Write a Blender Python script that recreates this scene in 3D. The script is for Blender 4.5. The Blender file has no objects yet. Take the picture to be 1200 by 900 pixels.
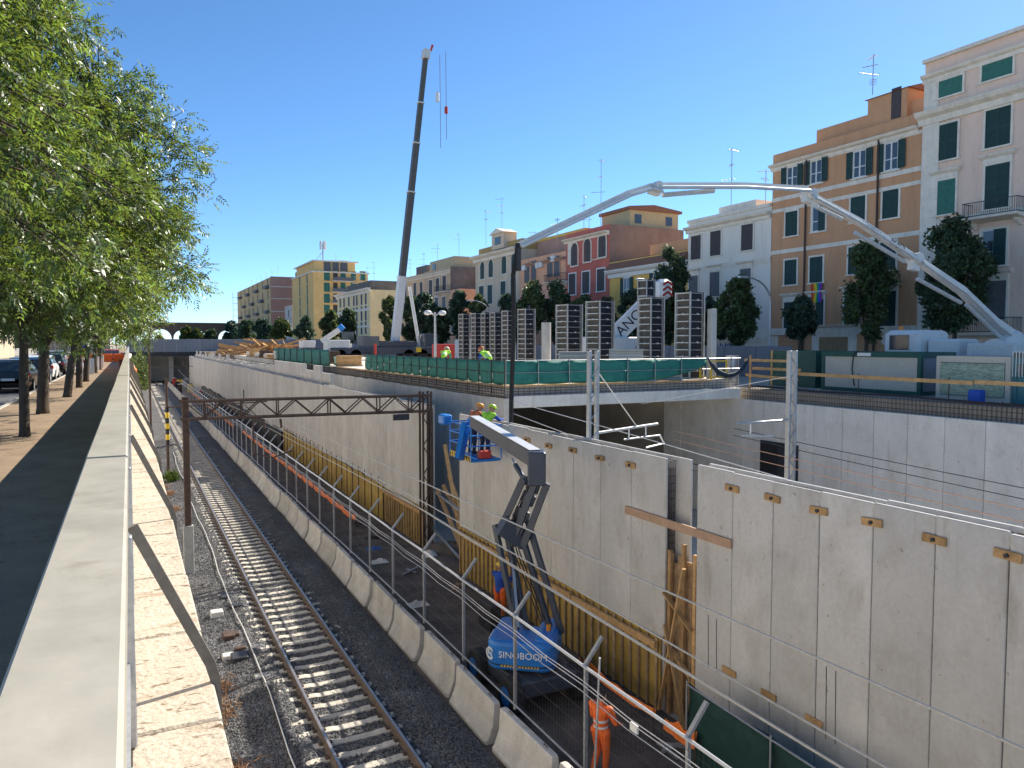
import bpy, math, random
import numpy as np
from mathutils import Vector, Matrix
random.seed(7); RNG = np.random.default_rng(7)
SC = bpy.context.scene; COL = SC.collection
R = math.radians
# ------------------------------------------------------------------ camera, sky, sun, exposure
CAMZ = 2.1; FPX = 880.0; YAW = math.atan(448/880); PIT = math.atan(48/880)
cd = bpy.data.cameras.new('camera'); cd.sensor_width = 36; cd.lens = 36*FPX/1200
cd.clip_start = 0.05; cd.clip_end = 6000
cam = bpy.data.objects.new('camera', cd); COL.objects.link(cam)
cam.location = (0, 0, CAMZ); cam.rotation_euler = (math.pi/2-PIT, 0, -YAW); SC.camera = cam
SUN_AZ, SUN_EL = 70.0, 39.0          # azimuth from +Y towards +X
w = bpy.data.worlds.new('World'); SC.world = w; w.use_nodes = True
nt = w.node_tree; bg = nt.nodes['Background']
sky = nt.nodes.new('ShaderNodeTexSky'); sky.sky_type = 'NISHITA'; sky.sun_disc = False
sky.sun_elevation = R(SUN_EL); sky.sun_rotation = R(SUN_AZ); sky.altitude = 0
sky.air_density = 0.62; sky.dust_density = 0.12; sky.ozone_density = 6
hs = nt.nodes.new('ShaderNodeHueSaturation'); hs.inputs['Hue'].default_value = .494; hs.inputs['Saturation'].default_value = 1.06; hs.inputs['Value'].default_value = 1.15
nt.links.new(sky.outputs[0], hs.inputs['Color']); nt.links.new(hs.outputs[0], bg.inputs[0]); bg.inputs[1].default_value = 0.09
sd = bpy.data.lights.new('sun', 'SUN'); sd.energy = 4.3; sd.angle = R(0.5); sd.color = (1, .93, .82)
so = bpy.data.objects.new('sun', sd); COL.objects.link(so)
so.rotation_euler = Vector((-math.sin(R(SUN_AZ))*math.cos(R(SUN_EL)), -math.cos(R(SUN_AZ))*math.cos(R(SUN_EL)), -math.sin(R(SUN_EL)))).to_track_quat('-Z', 'Y').to_euler()
so.location = (30, 20, 40)
vs = SC.view_settings; vs.view_transform = 'Standard'; vs.look = 'None'; vs.exposure = 1.08; vs.gamma = 1; vs.use_curve_mapping = False

# survey helper: a picture point and a known plane give the real position in the place
_f = Vector((math.sin(YAW)*math.cos(PIT), math.cos(YAW)*math.cos(PIT), -math.sin(PIT)))
_r = Vector((math.cos(YAW), -math.sin(YAW), 0)); _u = _r.cross(_f)
def P(px, py, X=None, Y=None, Z=None, D=None, N=None):
    d = _f*FPX + _r*(px-600) - _u*(py-450)
    if X is not None: t = X/d.x
    elif Y is not None: t = Y/d.y
    elif Z is not None: t = (Z-CAMZ)/d.z
    elif N is not None: t = (N[1]-N[0].dot(Vector((0, 0, CAMZ))))/N[0].dot(d)
    else: t = D/FPX
    return Vector((0, 0, CAMZ)) + d*t

# ------------------------------------------------------------------ mesh helpers
OFF = {}
class MB:
    def __init__(s): s.v = []; s.f = []
    def add(s, vs, fs):
        n = len(s.v); s.v.extend([tuple(v) for v in vs]); s.f.extend([tuple(n+i for i in f) for f in fs]); return s
    def box(s, x0, x1, y0, y1, z0, z1):
        return s.add([(x0,y0,z0),(x1,y0,z0),(x1,y1,z0),(x0,y1,z0),(x0,y0,z1),(x1,y0,z1),(x1,y1,z1),(x0,y1,z1)],
            [(0,3,2,1),(4,5,6,7),(0,1,5,4),(1,2,6,5),(2,3,7,6),(3,0,4,7)])
    def cbox(s, cx, cy, cz, sx, sy, sz): return s.box(cx-sx/2,cx+sx/2,cy-sy/2,cy+sy/2,cz-sz/2,cz+sz/2)
    def bbox(s, x0, x1, y0, y1, z0, z1, b=.02):     # chamfered box
        vs = []; 
        for z, i in ((z0, b), (z0+b, 0), (z1-b, 0), (z1, b)):
            for (x, y) in ((x0+i,y0+i+b),(x0+i+b,y0+i),(x1-i-b,y0+i),(x1-i,y0+i+b),(x1-i,y1-i-b),(x1-i-b,y1-i),(x0+i+b,y1-i),(x0+i,y1-i-b)): vs.append((x,y,z))
        fs = [tuple(range(7,-1,-1)), tuple(range(24,32))]
        for k in range(3):
            for j in range(8): fs.append((k*8+j, k*8+(j+1)%8, k*8+8+(j+1)%8, k*8+8+j))
        return s.add(vs, fs)
    def beam(s, p, q, wd, h, up=(0,0,1)):
        p, q = Vector(p), Vector(q); d = (q-p)
        if d.length < 1e-6: return s
        d.normalize(); up = Vector(up)
        if abs(d.dot(up)) > .99: up = Vector((0,1,0))
        a = d.cross(up).normalized()*wd/2; b = a.cross(d).normalized()*h/2
        vs = [p-a-b, p+a-b, p+a+b, p-a+b, q-a-b, q+a-b, q+a+b, q-a+b]
        return s.add(vs, [(0,1,2,3),(7,6,5,4),(0,4,5,1),(1,5,6,2),(2,6,7,3),(3,7,4,0)])
    def tbeam(s, p, q, w0, h0, w1, h1, up=(0,0,1)):
        p, q = Vector(p), Vector(q); d = (q-p).normalized(); up = Vector(up)
        a = d.cross(up).normalized(); b = a.cross(d).normalized()
        vs = [p-a*w0/2-b*h0/2, p+a*w0/2-b*h0/2, p+a*w0/2+b*h0/2, p-a*w0/2+b*h0/2, q-a*w1/2-b*h1/2, q+a*w1/2-b*h1/2, q+a*w1/2+b*h1/2, q-a*w1/2+b*h1/2]
        return s.add(vs, [(0,1,2,3),(7,6,5,4),(0,4,5,1),(1,5,6,2),(2,6,7,3),(3,7,4,0)])
    def tube(s, pts, r, n=6, r1=None, cap=True):
        pts = [Vector(p) for p in pts]; m = len(pts); rs = []
        for i in range(m):
            if hasattr(r, '__len__'): rs.append(r[i])
            else: rs.append(r if r1 is None else r+(r1-r)*i/(m-1))
        base = len(s.v); ref = None
        for i, p in enumerate(pts):
            d = (pts[min(i+1,m-1)]-pts[max(i-1,0)])
            if d.length < 1e-9: d = Vector((0,0,1))
            d.normalize()
            if ref is None:
                ref = Vector((0,0,1)) if abs(d.z) < .9 else Vector((1,0,0))
            a = (ref - d*ref.dot(d)); 
            if a.length < 1e-6: a = d.orthogonal()
            a.normalize(); ref = a; b = d.cross(a)
            for k in range(n):
                t = 2*math.pi*k/n; s.v.append(tuple(p+(a*math.cos(t)+b*math.sin(t))*rs[i]))
        for i in range(m-1):
            for k in range(n):
                s.f.append((base+i*n+k, base+i*n+(k+1)%n, base+(i+1)*n+(k+1)%n, base+(i+1)*n+k))
        if cap:
            s.f.append(tuple(base+k for k in range(n-1,-1,-1))); s.f.append(tuple(base+(m-1)*n+k for k in range(n)))
        return s
    def prism(s, poly, axis, a0, a1):    # poly in the two other axes (cyclic order)
        n = len(poly)
        def pt(u, v, a): return {'x': (a,u,v), 'y': (u,a,v), 'z': (u,v,a)}[axis]
        return s.add([pt(u,v,a0) for u,v in poly]+[pt(u,v,a1) for u,v in poly],
            [tuple(range(n-1,-1,-1)), tuple(range(n,2*n))]+[(i,(i+1)%n,n+(i+1)%n,n+i) for i in range(n)])
    def sphere(s, c, rx, ry, rz, nu=10, nv=6, z0=-1):
        base = len(s.v); a0 = math.asin(z0)
        for j in range(nv+1):
            t = a0+(math.pi/2-a0)*j/nv
            for i in range(nu):
                p = 2*math.pi*i/nu
                s.v.append((c[0]+rx*math.cos(t)*math.cos(p), c[1]+ry*math.cos(t)*math.sin(p), c[2]+rz*math.sin(t)))
        for j in range(nv):
            for i in range(nu): s.f.append((base+j*nu+i, base+j*nu+(i+1)%nu, base+(j+1)*nu+(i+1)%nu, base+(j+1)*nu+i))
        s.f.append(tuple(base+i for i in range(nu-1,-1,-1)))
        return s
    def loft(s, rings, cap=True):
        base = len(s.v); n = len(rings[0])
        for r in rings: s.v.extend([tuple(p) for p in r])
        for i in range(len(rings)-1):
            for k in range(n): s.f.append((base+i*n+k, base+i*n+(k+1)%n, base+(i+1)*n+(k+1)%n, base+(i+1)*n+k))
        if cap: s.f.append(tuple(base+k for k in range(n-1,-1,-1))); s.f.append(tuple(base+(len(rings)-1)*n+k for k in range(n)))
        return s
    def mesh(s, name, mat, off=(0,0,0), smooth=False):
        me = bpy.data.meshes.new(name); o = off
        me.from_pydata([(v[0]-o[0], v[1]-o[1], v[2]-o[2]) for v in s.v], [], s.f)
        if smooth: me.polygons.foreach_set('use_smooth', [True]*len(me.polygons))
        if mat is not None: me.materials.append(mat)
        me.update(); return me
    def build(s, name, mat, parent=None, smooth=False):
        if parent is None:
            a = np.array(s.v); o = tuple((a[:,:2].min(0)+a[:,:2].max(0))/2)+(a[:,2].min(),)
        else: o = OFF.get(parent.name, (0,0,0))
        ob = bpy.data.objects.new(name, s.mesh(name, mat, o, smooth)); COL.objects.link(ob)
        if parent is None: ob.location = o; OFF[ob.name] = o
        else: ob.parent = parent; OFF[ob.name] = o
        return ob
def thing(name, label, cat, loc=(0,0,0), group=None, world=True, rz=0):
    o = bpy.data.objects.new(name, None); COL.objects.link(o); o.location = loc; o.rotation_euler[2] = rz
    o.empty_display_size = .3
    OFF[o.name] = tuple(loc) if world else (0,0,0)
    return tag(o, label, cat, group)
def tag(o, label=None, cat=None, group=None, kind=None):
    if label: o['label'] = label
    if cat: o['category'] = cat
    if group: o['group'] = group
    if kind: o['kind'] = kind
    return o
def struct(o): o['kind'] = 'structure'; return o
def stuff(o): o['kind'] = 'stuff'; return o
def inst(name, me, parent=None, loc=(0,0,0), rz=0, sc=None, world=True):
    o = bpy.data.objects.new(name, me); COL.objects.link(o)
    if parent is not None:
        o.parent = parent
        if world: f = OFF.get(parent.name, (0,0,0)); loc = (loc[0]-f[0], loc[1]-f[1], loc[2]-f[2])
    o.location = loc; o.rotation_euler = (0,0,rz) if not hasattr(rz,'__len__') else rz
    if sc is not None: o.scale = sc if hasattr(sc,'__len__') else (sc,)*3
    OFF[o.name] = (0,0,0)
    return o
def copy_tree(o, parent=None):
    c = o.copy(); COL.objects.link(c)
    if parent is not None: c.parent = parent
    for ch in o.children: copy_tree(ch, c)
    return c
ORD = ['first','second','third','fourth','fifth','sixth','seventh','eighth','ninth','tenth','eleventh','twelfth','thirteenth','fourteenth','fifteenth','sixteenth']

# ------------------------------------------------------------------ materials
def mk(name):
    m = bpy.data.materials.new(name); m.use_nodes = True
    t = m.node_tree; return m, t, t.nodes['Principled BSDF'], t.nodes.new, t.links.new
def M(name, col, rough=.8, var=.18, scale=1.5, bump=0., bscale=40, metal=0, rand=0., col2=None, thr=.55, fine=.12, fscale=25, zs=1., spec=.4, obj=False):
    m, t, b, nn, ln = mk(name)
    if obj: tc = nn('ShaderNodeTexCoord'); pos = tc.outputs['Object']
    else: g = nn('ShaderNodeNewGeometry'); pos = g.outputs['Position']
    mp = nn('ShaderNodeMapping'); mp.inputs['Scale'].default_value = (1,1,zs); ln(pos, mp.inputs[0])
    n1 = nn('ShaderNodeTexNoise'); n1.inputs['Scale'].default_value = scale; n1.inputs['Detail'].default_value = 6; n1.inputs['Roughness'].default_value = .65
    ln(mp.outputs[0], n1.inputs['Vector'])
    cr = nn('ShaderNodeValToRGB'); e = cr.color_ramp.elements
    c2 = col2 if col2 else tuple(c*(1-var) for c in col)
    c1 = col if col2 else tuple(min(1, c*(1+var)) for c in col)
    e[0].position = thr-.25; e[1].position = thr+.2; e[0].color = (*c2,1); e[1].color = (*c1,1)
    ln(n1.outputs['Fac'], cr.inputs[0]); out = cr.outputs[0]
    n2 = nn('ShaderNodeTexNoise'); n2.inputs['Scale'].default_value = fscale; n2.inputs['Detail'].default_value = 3
    ln(pos, n2.inputs['Vector'])
    mr = nn('ShaderNodeMapRange'); mr.inputs[1].default_value = .3; mr.inputs[2].default_value = .7; mr.inputs[3].default_value = 1-fine; mr.inputs[4].default_value = 1+fine
    ln(n2.outputs['Fac'], mr.inputs[0]); val = mr.outputs[0]
    if rand:
        oi = nn('ShaderNodeObjectInfo'); m2 = nn('ShaderNodeMapRange'); m2.inputs[3].default_value = 1-rand; m2.inputs[4].default_value = 1+rand
        ln(oi.outputs['Random'], m2.inputs[0]); mu = nn('ShaderNodeMath'); mu.operation = 'MULTIPLY'; ln(val, mu.inputs[0]); ln(m2.outputs[0], mu.inputs[1]); val = mu.outputs[0]
    vm = nn('ShaderNodeVectorMath'); vm.operation = 'SCALE'; ln(out, vm.inputs[0]); ln(val, vm.inputs['Scale'])
    ln(vm.outputs[0], b.inputs['Base Color'])
    b.inputs['Roughness'].default_value = rough; b.inputs['Metallic'].default_value = metal; b.inputs['Specular IOR Level'].default_value = spec
    if bump:
        n3 = nn('ShaderNodeTexNoise'); n3.inputs['Scale'].default_value = bscale; n3.inputs['Detail'].default_value = 5; ln(pos, n3.inputs['Vector'])
        bp = nn('ShaderNodeBump'); bp.inputs['Strength'].default_value = min(1, bump); bp.inputs['Distance'].default_value = .02*max(1, bump)
        ln(n3.outputs['Fac'], bp.inputs['Height']); ln(bp.outputs[0], b.inputs['Normal'])
    return m
def leafmat(name, col, tr=.35, rough=.35, rand=.25, spec=.5):
    m, t, b, nn, ln = mk(name)
    g = nn('ShaderNodeNewGeometry'); n1 = nn('ShaderNodeTexNoise'); n1.inputs['Scale'].default_value = 1.1; n1.inputs['Detail'].default_value = 3
    ln(g.outputs['Position'], n1.inputs['Vector'])
    hv = nn('ShaderNodeHueSaturation'); hv.inputs['Color'].default_value = (*col,1)
    mr = nn('ShaderNodeMapRange'); mr.inputs[1].default_value=.3; mr.inputs[2].default_value=.7; mr.inputs[3].default_value = .7; mr.inputs[4].default_value = 1.35
    ln(n1.outputs['Fac'], mr.inputs[0])
    rp = nn('ShaderNodeMapRange'); rp.inputs[3].default_value = 1-rand; rp.inputs[4].default_value = 1+rand; ln(g.outputs['Random Per Island'], rp.inputs[0])
    mu = nn('ShaderNodeMath'); mu.operation='MULTIPLY'; ln(mr.outputs[0], mu.inputs[0]); ln(rp.outputs[0], mu.inputs[1]); ln(mu.outputs[0], hv.inputs['Value'])
    rh = nn('ShaderNodeMapRange'); rh.inputs[3].default_value = .47; rh.inputs[4].default_value = .52; ln(g.outputs['Random Per Island'], rh.inputs[0]); ln(rh.outputs[0], hv.inputs['Hue'])
    ln(hv.outputs[0], b.inputs['Base Color']); b.inputs['Roughness'].default_value = rough; b.inputs['Specular IOR Level'].default_value = spec
    tl = nn('ShaderNodeBsdfTranslucent'); h2 = nn('ShaderNodeHueSaturation'); h2.inputs['Hue'].default_value = .47; h2.inputs['Saturation'].default_value = 1.15; h2.inputs['Value'].default_value = 1.9
    ln(hv.outputs[0], h2.inputs['Color']); ln(h2.outputs[0], tl.inputs[0])
    mx = nn('ShaderNodeMixShader'); mx.inputs[0].default_value = tr; ln(b.outputs[0], mx.inputs[1]); ln(tl.outputs[0], mx.inputs[2]); ln(mx.outputs[0], t.nodes['Material Output'].inputs[0])
    return m
def stained(name, col, rand=.07):
    m = M(name, col, .85, .11, .55, .12, 60, rand=rand, zs=.35, fine=.05, fscale=12); t = m.node_tree; b = t.nodes['Principled BSDF']; nn, ln = t.nodes.new, t.links.new
    src = b.inputs['Base Color'].links[0].from_socket; g = nn('ShaderNodeNewGeometry'); out = src
    for sc, zs, lo, hi, dark in ((2.6,.12,.60,.72,(.80,.77,.72)),(7.0,.8,.66,.72,(.62,.54,.44)),(.9,.5,.55,.75,(1.14,1.14,1.14)),(1.7,.7,.48,.70,(.86,.845,.82)),(5.0,1,.60,.70,(.90,.87,.83))):
        mp = nn('ShaderNodeMapping'); mp.inputs['Scale'].default_value = (1,1,zs); mp.inputs['Location'].default_value = (sc,zs*7,3); ln(g.outputs['Position'], mp.inputs[0])
        n = nn('ShaderNodeTexNoise'); n.inputs['Scale'].default_value = sc; n.inputs['Detail'].default_value = 7; n.inputs['Roughness'].default_value = .6; ln(mp.outputs[0], n.inputs['Vector'])
        r = nn('ShaderNodeMapRange'); r.inputs[1].default_value = lo; r.inputs[2].default_value = hi; ln(n.outputs['Fac'], r.inputs[0])
        mx = nn('ShaderNodeMix'); mx.data_type = 'RGBA'; mx.blend_type = 'MULTIPLY'; ln(r.outputs[0], mx.inputs[0]); ln(out, mx.inputs[6]); mx.inputs[7].default_value = (*dark,1); out = mx.outputs[2]
    ln(out, b.inputs['Base Color']); return m
CONC = stained('precast_concrete', (.585,.56,.515))
CONC_C = M('core_concrete', (.52,.50,.46), .9, .2, 2, .2)
CONC_G = stained('grey_concrete', (.74,.695,.62), .06)
CONC_B = M('barrier_concrete', (.50,.485,.455), .9, .2, 1.6, .3, 50, rand=.16)
CONC_S = M('sleeper_concrete', (.50,.455,.38), .9, .2, 3, .3, 50, rand=.1)
STEEL = M('galvanised_steel', (.42,.43,.44), .5, .15, 3, .05, 60, metal=.7)
STEELL = M('pale_steel', (.58,.58,.57), .45, .12, 3, metal=.4)
RAIL = M('rail_steel', (.16,.12,.095), .6, .3, 4, .1, metal=.3)
RAILTOP = M('rail_polish', (.40,.37,.34), .42, .15, 5, metal=.8)
RUST = M('rust_steel', (.11,.065,.045), .8, .4, 6, .2, col2=(.05,.035,.03))
DARKST = M('dark_steel', (.05,.05,.055), .55, .3, 4, metal=.3)
REBAR = M('rebar', (.085,.06,.05), .8, .35, 6)
WOOD = M('plank_wood', (.50,.30,.13), .8, .3, 4, .2, 50, rand=.22)
WOODD = M('weathered_wood', (.40,.27,.15), .85, .35, 5, .2, 50, rand=.25)
PLY = M('yellow_ply', (.54,.36,.07), .65, .3, 2.5, .1, rand=.14, col2=(.33,.22,.075))
BLACKP = M('black_plastic', (.02,.02,.022), .6, .3, 3)
RUBBER = M('rubber', (.03,.03,.03), .9, .3, 8, .3)
DIRT = M('site_dirt', (.13,.105,.085), .95, .45, 1.2, .7, 14, fine=.3, fscale=30)
ASPH = M('road_asphalt', (.115,.115,.12), .9, .25, .8, .2, 60)
PAVE = M('pavement_asphalt', (.33,.24,.155), .92, .3, 1.2, .35, 60, col2=(.22,.155,.10), fine=.25, fscale=60)
KERB = M('kerb_stone', (.42,.39,.34), .85, .15, 3, .2, rand=.1)
TRAV = M('travertine', (.50,.43,.335), .9, .2, 2.2, .9, 26, rand=.07, col2=(.42,.35,.265), thr=.42, fine=.12, fscale=38)
def pitted(m):
    t = m.node_tree; b = t.nodes['Principled BSDF']; nn, ln = t.nodes.new, t.links.new; out = b.inputs['Base Color'].links[0].from_socket; g = nn('ShaderNodeNewGeometry'); hts = None
    for sc, ys, lo, hi, dark in ((30,.45,.60,.68,(.42,.36,.30)),(11,.5,.64,.70,(.40,.33,.26)),(3.5,.35,.58,.72,(.70,.62,.54))):
        mp = nn('ShaderNodeMapping'); mp.inputs['Scale'].default_value = (ys,1,1); ln(g.outputs['Position'], mp.inputs[0])
        n = nn('ShaderNodeTexNoise'); n.inputs['Scale'].default_value = sc; n.inputs['Detail'].default_value = 6; ln(mp.outputs[0], n.inputs['Vector'])
        r = nn('ShaderNodeMapRange'); r.inputs[1].default_value = lo; r.inputs[2].default_value = hi; ln(n.outputs['Fac'], r.inputs[0])
        mx = nn('ShaderNodeMix'); mx.data_type = 'RGBA'; mx.blend_type = 'MULTIPLY'; ln(r.outputs[0], mx.inputs[0]); ln(out, mx.inputs[6]); mx.inputs[7].default_value = (*dark,1); out = mx.outputs[2]
    ln(out, b.inputs['Base Color'])
pitted(TRAV)
CAP = M('cap_sheet', (.40,.37,.30), .5, .1, 2.2, .04, 30, metal=.1, fine=.05, fscale=9)
MASON = M('masonry', (.66,.61,.54), .9, .25, 2, .3)
GROUND = M('ground', (.40,.355,.29), .95, .3, .2, .2)
GLASS = M('window_glass', (.05,.065,.08), .08, .1, 1, spec=.8)
WHITE = M('white_paint', (.72,.72,.70), .5, .06, 2)
OFFW = M('offwhite_trim', (.78,.70,.59), .8, .12, 1.5)
ORANGE = M('hivis_orange', (.90,.16,.03), .7, .1, 6, fine=.08)
ORNET = M('orange_net', (1.0,.23,.04), .6, .1, 6)
YELH = M('helmet_yellow', (.75,.52,.03), .35, .05, 4)
LIMEV = M('vest_lime', (.45,.85,.06), .7, .1, 6)
REFL = M('reflective', (.75,.75,.72), .4, .05, 4)
NAVY = M('navy_cloth', (.02,.03,.075), .9, .2, 8)
BLUEC = M('blue_cloth', (.03,.09,.42), .85, .15, 8)
SKIN = M('skin', (.42,.23,.15), .6, .1, 8)
HAIR = M('dark_hair', (.03,.023,.02), .8, .2, 20)
LIFTB = M('lift_blue', (.02,.20,.60), .35, .08, 2, fine=.05)
LIFTG = M('lift_grey', (.055,.065,.085), .45, .12, 3)
CRANEG = M('crane_grey', (.105,.095,.08), .5, .1, 2)
CRANEW = M('crane_white', (.66,.65,.62), .45, .08, 1.5)
RED = M('red_paint', (.50,.05,.04), .5, .15, 3)
YEL = M('yellow_paint', (.75,.50,.03), .5, .1, 3)
NET = M('green_net', (.035,.23,.175), .7, .2, 2.2, .25, 8, col2=(.02,.15,.12))
NETD = M('dark_green_mesh', (.012,.05,.042), .8, .25, 4, .2, 30)
TARPB = M('dark_blue_tarp', (.02,.04,.06), .7, .3, 4)
BARK = M('bark', (.095,.07,.05), .95, .35, 9, .8, 30, zs=.3)
LEAF = leafmat('ash_leaves', (.092,.145,.036), .44, .42, .55, 1.0)
LEAFD = leafmat('street_tree_leaves', (.052,.084,.040), .28, .55, .4, .4)
LEAFD2 = leafmat('street_tree_leaves_light', (.075,.108,.042), .30, .55, .4, .4); LEAFD3 = leafmat('street_tree_leaves_blue', (.042,.076,.046), .25, .5, .4, .5)
LEAFO = leafmat('olive_leaves', (.07,.10,.03), .25, .5, .3, .3)
WEED = leafmat('weed_leaves', (.06,.10,.02), .25, .6, .3, .2)
DRY = M('dry_weeds', (.28,.15,.07), .95, .4, 6)

def weather(m, amt=1.0):     # rain streaks, grime blotches and faded patches laid over a plaster's own colour
    t = m.node_tree; b = t.nodes['Principled BSDF']; nn, ln = t.nodes.new, t.links.new; out = b.inputs['Base Color'].links[0].from_socket; g = nn('ShaderNodeNewGeometry')
    for sc, zs, lo, hi, dark in ((1.3,.10,.50,.75,(.74,.72,.70)),(.5,.6,.52,.72,(1.15,1.14,1.12)),(3.0,.35,.60,.74,(.72,.68,.64))):
        mp = nn('ShaderNodeMapping'); mp.inputs['Scale'].default_value = (1,1,zs); mp.inputs['Location'].default_value = (sc*3,1,2); ln(g.outputs['Position'], mp.inputs[0])
        n = nn('ShaderNodeTexNoise'); n.inputs['Scale'].default_value = sc; n.inputs['Detail'].default_value = 8; n.inputs['Roughness'].default_value = .62; ln(mp.outputs[0], n.inputs['Vector'])
        r = nn('ShaderNodeMapRange'); r.inputs[1].default_value = lo; r.inputs[2].default_value = hi; r.inputs[4].default_value = amt; ln(n.outputs['Fac'], r.inputs[0])
        mx = nn('ShaderNodeMix'); mx.data_type = 'RGBA'; mx.blend_type = 'MULTIPLY'; ln(r.outputs[0], mx.inputs[0]); ln(out, mx.inputs[6]); mx.inputs[7].default_value = (*dark,1); out = mx.outputs[2]
    ln(out, b.inputs['Base Color']); return m
weather(OFFW,.8); weather(CAP,.8); weather(CONC_B,.8); weather(PAVE,.8); weather(CRANEW,.5); weather(LIFTB,.35)
def ballast_mat():
    m, t, b, nn, ln = mk('ballast')
    g = nn('ShaderNodeNewGeometry'); v = nn('ShaderNodeTexVoronoi'); v.inputs['Scale'].default_value = 17; ln(g.outputs['Position'], v.inputs['Vector'])
    n = nn('ShaderNodeTexNoise'); n.inputs['Scale'].default_value = .7; n.inputs['Detail'].default_value = 5; ln(g.outputs['Position'], n.inputs['Vector'])
    bw = nn('ShaderNodeSeparateColor'); ln(v.outputs['Color'], bw.inputs[0])
    cr = nn('ShaderNodeValToRGB'); e = cr.color_ramp.elements; e[0].color = (.035,.037,.042,1); e[1].color = (.20,.197,.195,1); ln(bw.outputs[0], cr.inputs[0])
    c2 = nn('ShaderNodeValToRGB'); e = c2.color_ramp.elements; e[0].position=.35; e[1].position=.65; e[0].color = (.75,.72,.68,1); e[1].color = (1.1,1.1,1.12,1); ln(n.outputs['Fac'], c2.inputs[0])
    mx = nn('ShaderNodeMix'); mx.data_type='RGBA'; mx.blend_type='MULTIPLY'; mx.inputs[0].default_value=1; ln(cr.outputs[0], mx.inputs[6]); ln(c2.outputs[0], mx.inputs[7]); ln(mx.outputs[2], b.inputs['Base Color'])
    bp = nn('ShaderNodeBump'); bp.inputs['Strength'].default_value=1; bp.inputs['Distance'].default_value=.06; bp.invert = True; ln(v.outputs['Distance'], bp.inputs['Height']); ln(bp.outputs[0], b.inputs['Normal'])
    b.inputs['Roughness'].default_value=.9; return m
BALL = ballast_mat()
STONE = M('ballast_stone', (.10,.102,.108), .9, .3, 14, fine=.45, fscale=60)
# ------------------------------------------------------------------ ground, road, pavement
m = MB()
for (x0,x1,y0,y1) in ((-2500,-12.6,-60,3500),(27.45,2500,-60,3500),(-12.6,27.45,330,3500)): m.add([(x0,y0,-.16),(x1,y0,-.16),(x1,y1,-.16),(x0,y1,-.16)],[(0,1,2,3)])
struct(m.build('ground', GROUND))
struct(MB().box(-12.6,-3.86,-30,330,-.5,-.12).build('road', ASPH))
m = MB(); m.box(-3.71,-2.42,-30,330,-.5,-.012); m.box(-2.40,-.236,-30,330,-.5,0)
pav = struct(m.build('pavement', PAVE))
kme = MB().bbox(-.075,.075,-.495,.495,-.4,.012,.015).mesh('kerb_stone', KERB)
for i in range(70): inst('kerb_stone', kme, pav, (-3.785,12+i*1.0,0))
struct(MB().box(-15.5,-12.6,-30,330,-.5,.02).build('far_pavement', PAVE))
m = MB(); m.box(-4.4,-4.25,55,120,-.118,-.114)
struct(m.build('edge_line_marking', WHITE))
# the retaining wall on the near side with its travertine coping
rw = struct(MB().box(-.22,.37,-12,190,-6.95,-.17).build('retaining_wall', MASON))
y = 1.35; k = 0; rr = random.Random(3)
while y < 120:
    L = 1.6+rr.uniform(-.12,.12)
    if y > 60: L = 6
    MB().bbox(-.05,.42+rr.uniform(-.008,.008),y,y+L-.018,-.168,-.045+rr.uniform(-.006,.006),.014).build('coping_stone', TRAV, rw); y += L
# solid parapet with sheet-metal caps, steel plate and raking flat-bar braces on the track side
pp = thing('parapet', 'solid parapet along the pavement with pale sheet-metal cap and steel braces', 'parapet', (-.12,12,0))
MB().box(-.235,-.06,-6,185,.0,1.2).build('wall', MASON, pp)
ys = [-6,5.95,13.5,20.7,28,35.5,43,58,75,110,185]
for i in range(len(ys)-1):
    a, b = ys[i], ys[i+1]-.02; n = 8; rings = []
    for k in range(n+1):
        t = k/n; yy = a+(b-a)*t; dz = .012*math.sin(math.pi*t)*(1 if i else 0)+.008*(i%2); wx = -.292-.02*math.sin(math.pi*t)*(0 if i==0 else -.6)
        rings.append([(wx,yy,1.10),(wx,yy,1.285+dz),(wx+.012,yy,1.3+dz),(-.042,yy,1.3+dz),(-.03,yy,1.288+dz),(-.03,yy,1.10)])
    MB().loft(rings).build('cap_sheet', CAP, pp)
m = MB()
MB().box(-.058,-.036,-2,185,.35,.42).build('guide_rail', STEEL, pp)
for i in range(24):
    yy = 1.9+i*2.45
    MB().bbox(-.058,-.012,yy,yy+.07,-.044,1.09,.006).build('post', STEEL, pp)
for i in range(12):
    yy = 5.0+i*4.95
    m = MB(); pts = [(-.01,1.0),(.405,.08),(.435,-.03),(.45,-.6)]; wv = .062
    L_, R_ = [], []
    for k,(x,z) in enumerate(pts):
        a = Vector(pts[max(k-1,0)]); b = Vector(pts[min(k+1,3)]); d = (b-a).normalized(); n = Vector((-d.y,d.x)); L_.append((x+n.x*wv/2,z+n.y*wv/2)); R_.append((x-n.x*wv/2,z-n.y*wv/2))
    for k in range(3): m.loft([[(L_[j][0],y_,L_[j][1]) for j in (k,k+1)]+[(R_[j][0],y_,R_[j][1]) for j in (k+1,k)] for y_ in (yy,yy+.03)])
    m.build('brace', M('weathered_bar',(.16,.145,.125),.7,.2,5) if i == 0 else bpy.data.materials['weathered_bar'], pp)
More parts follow.
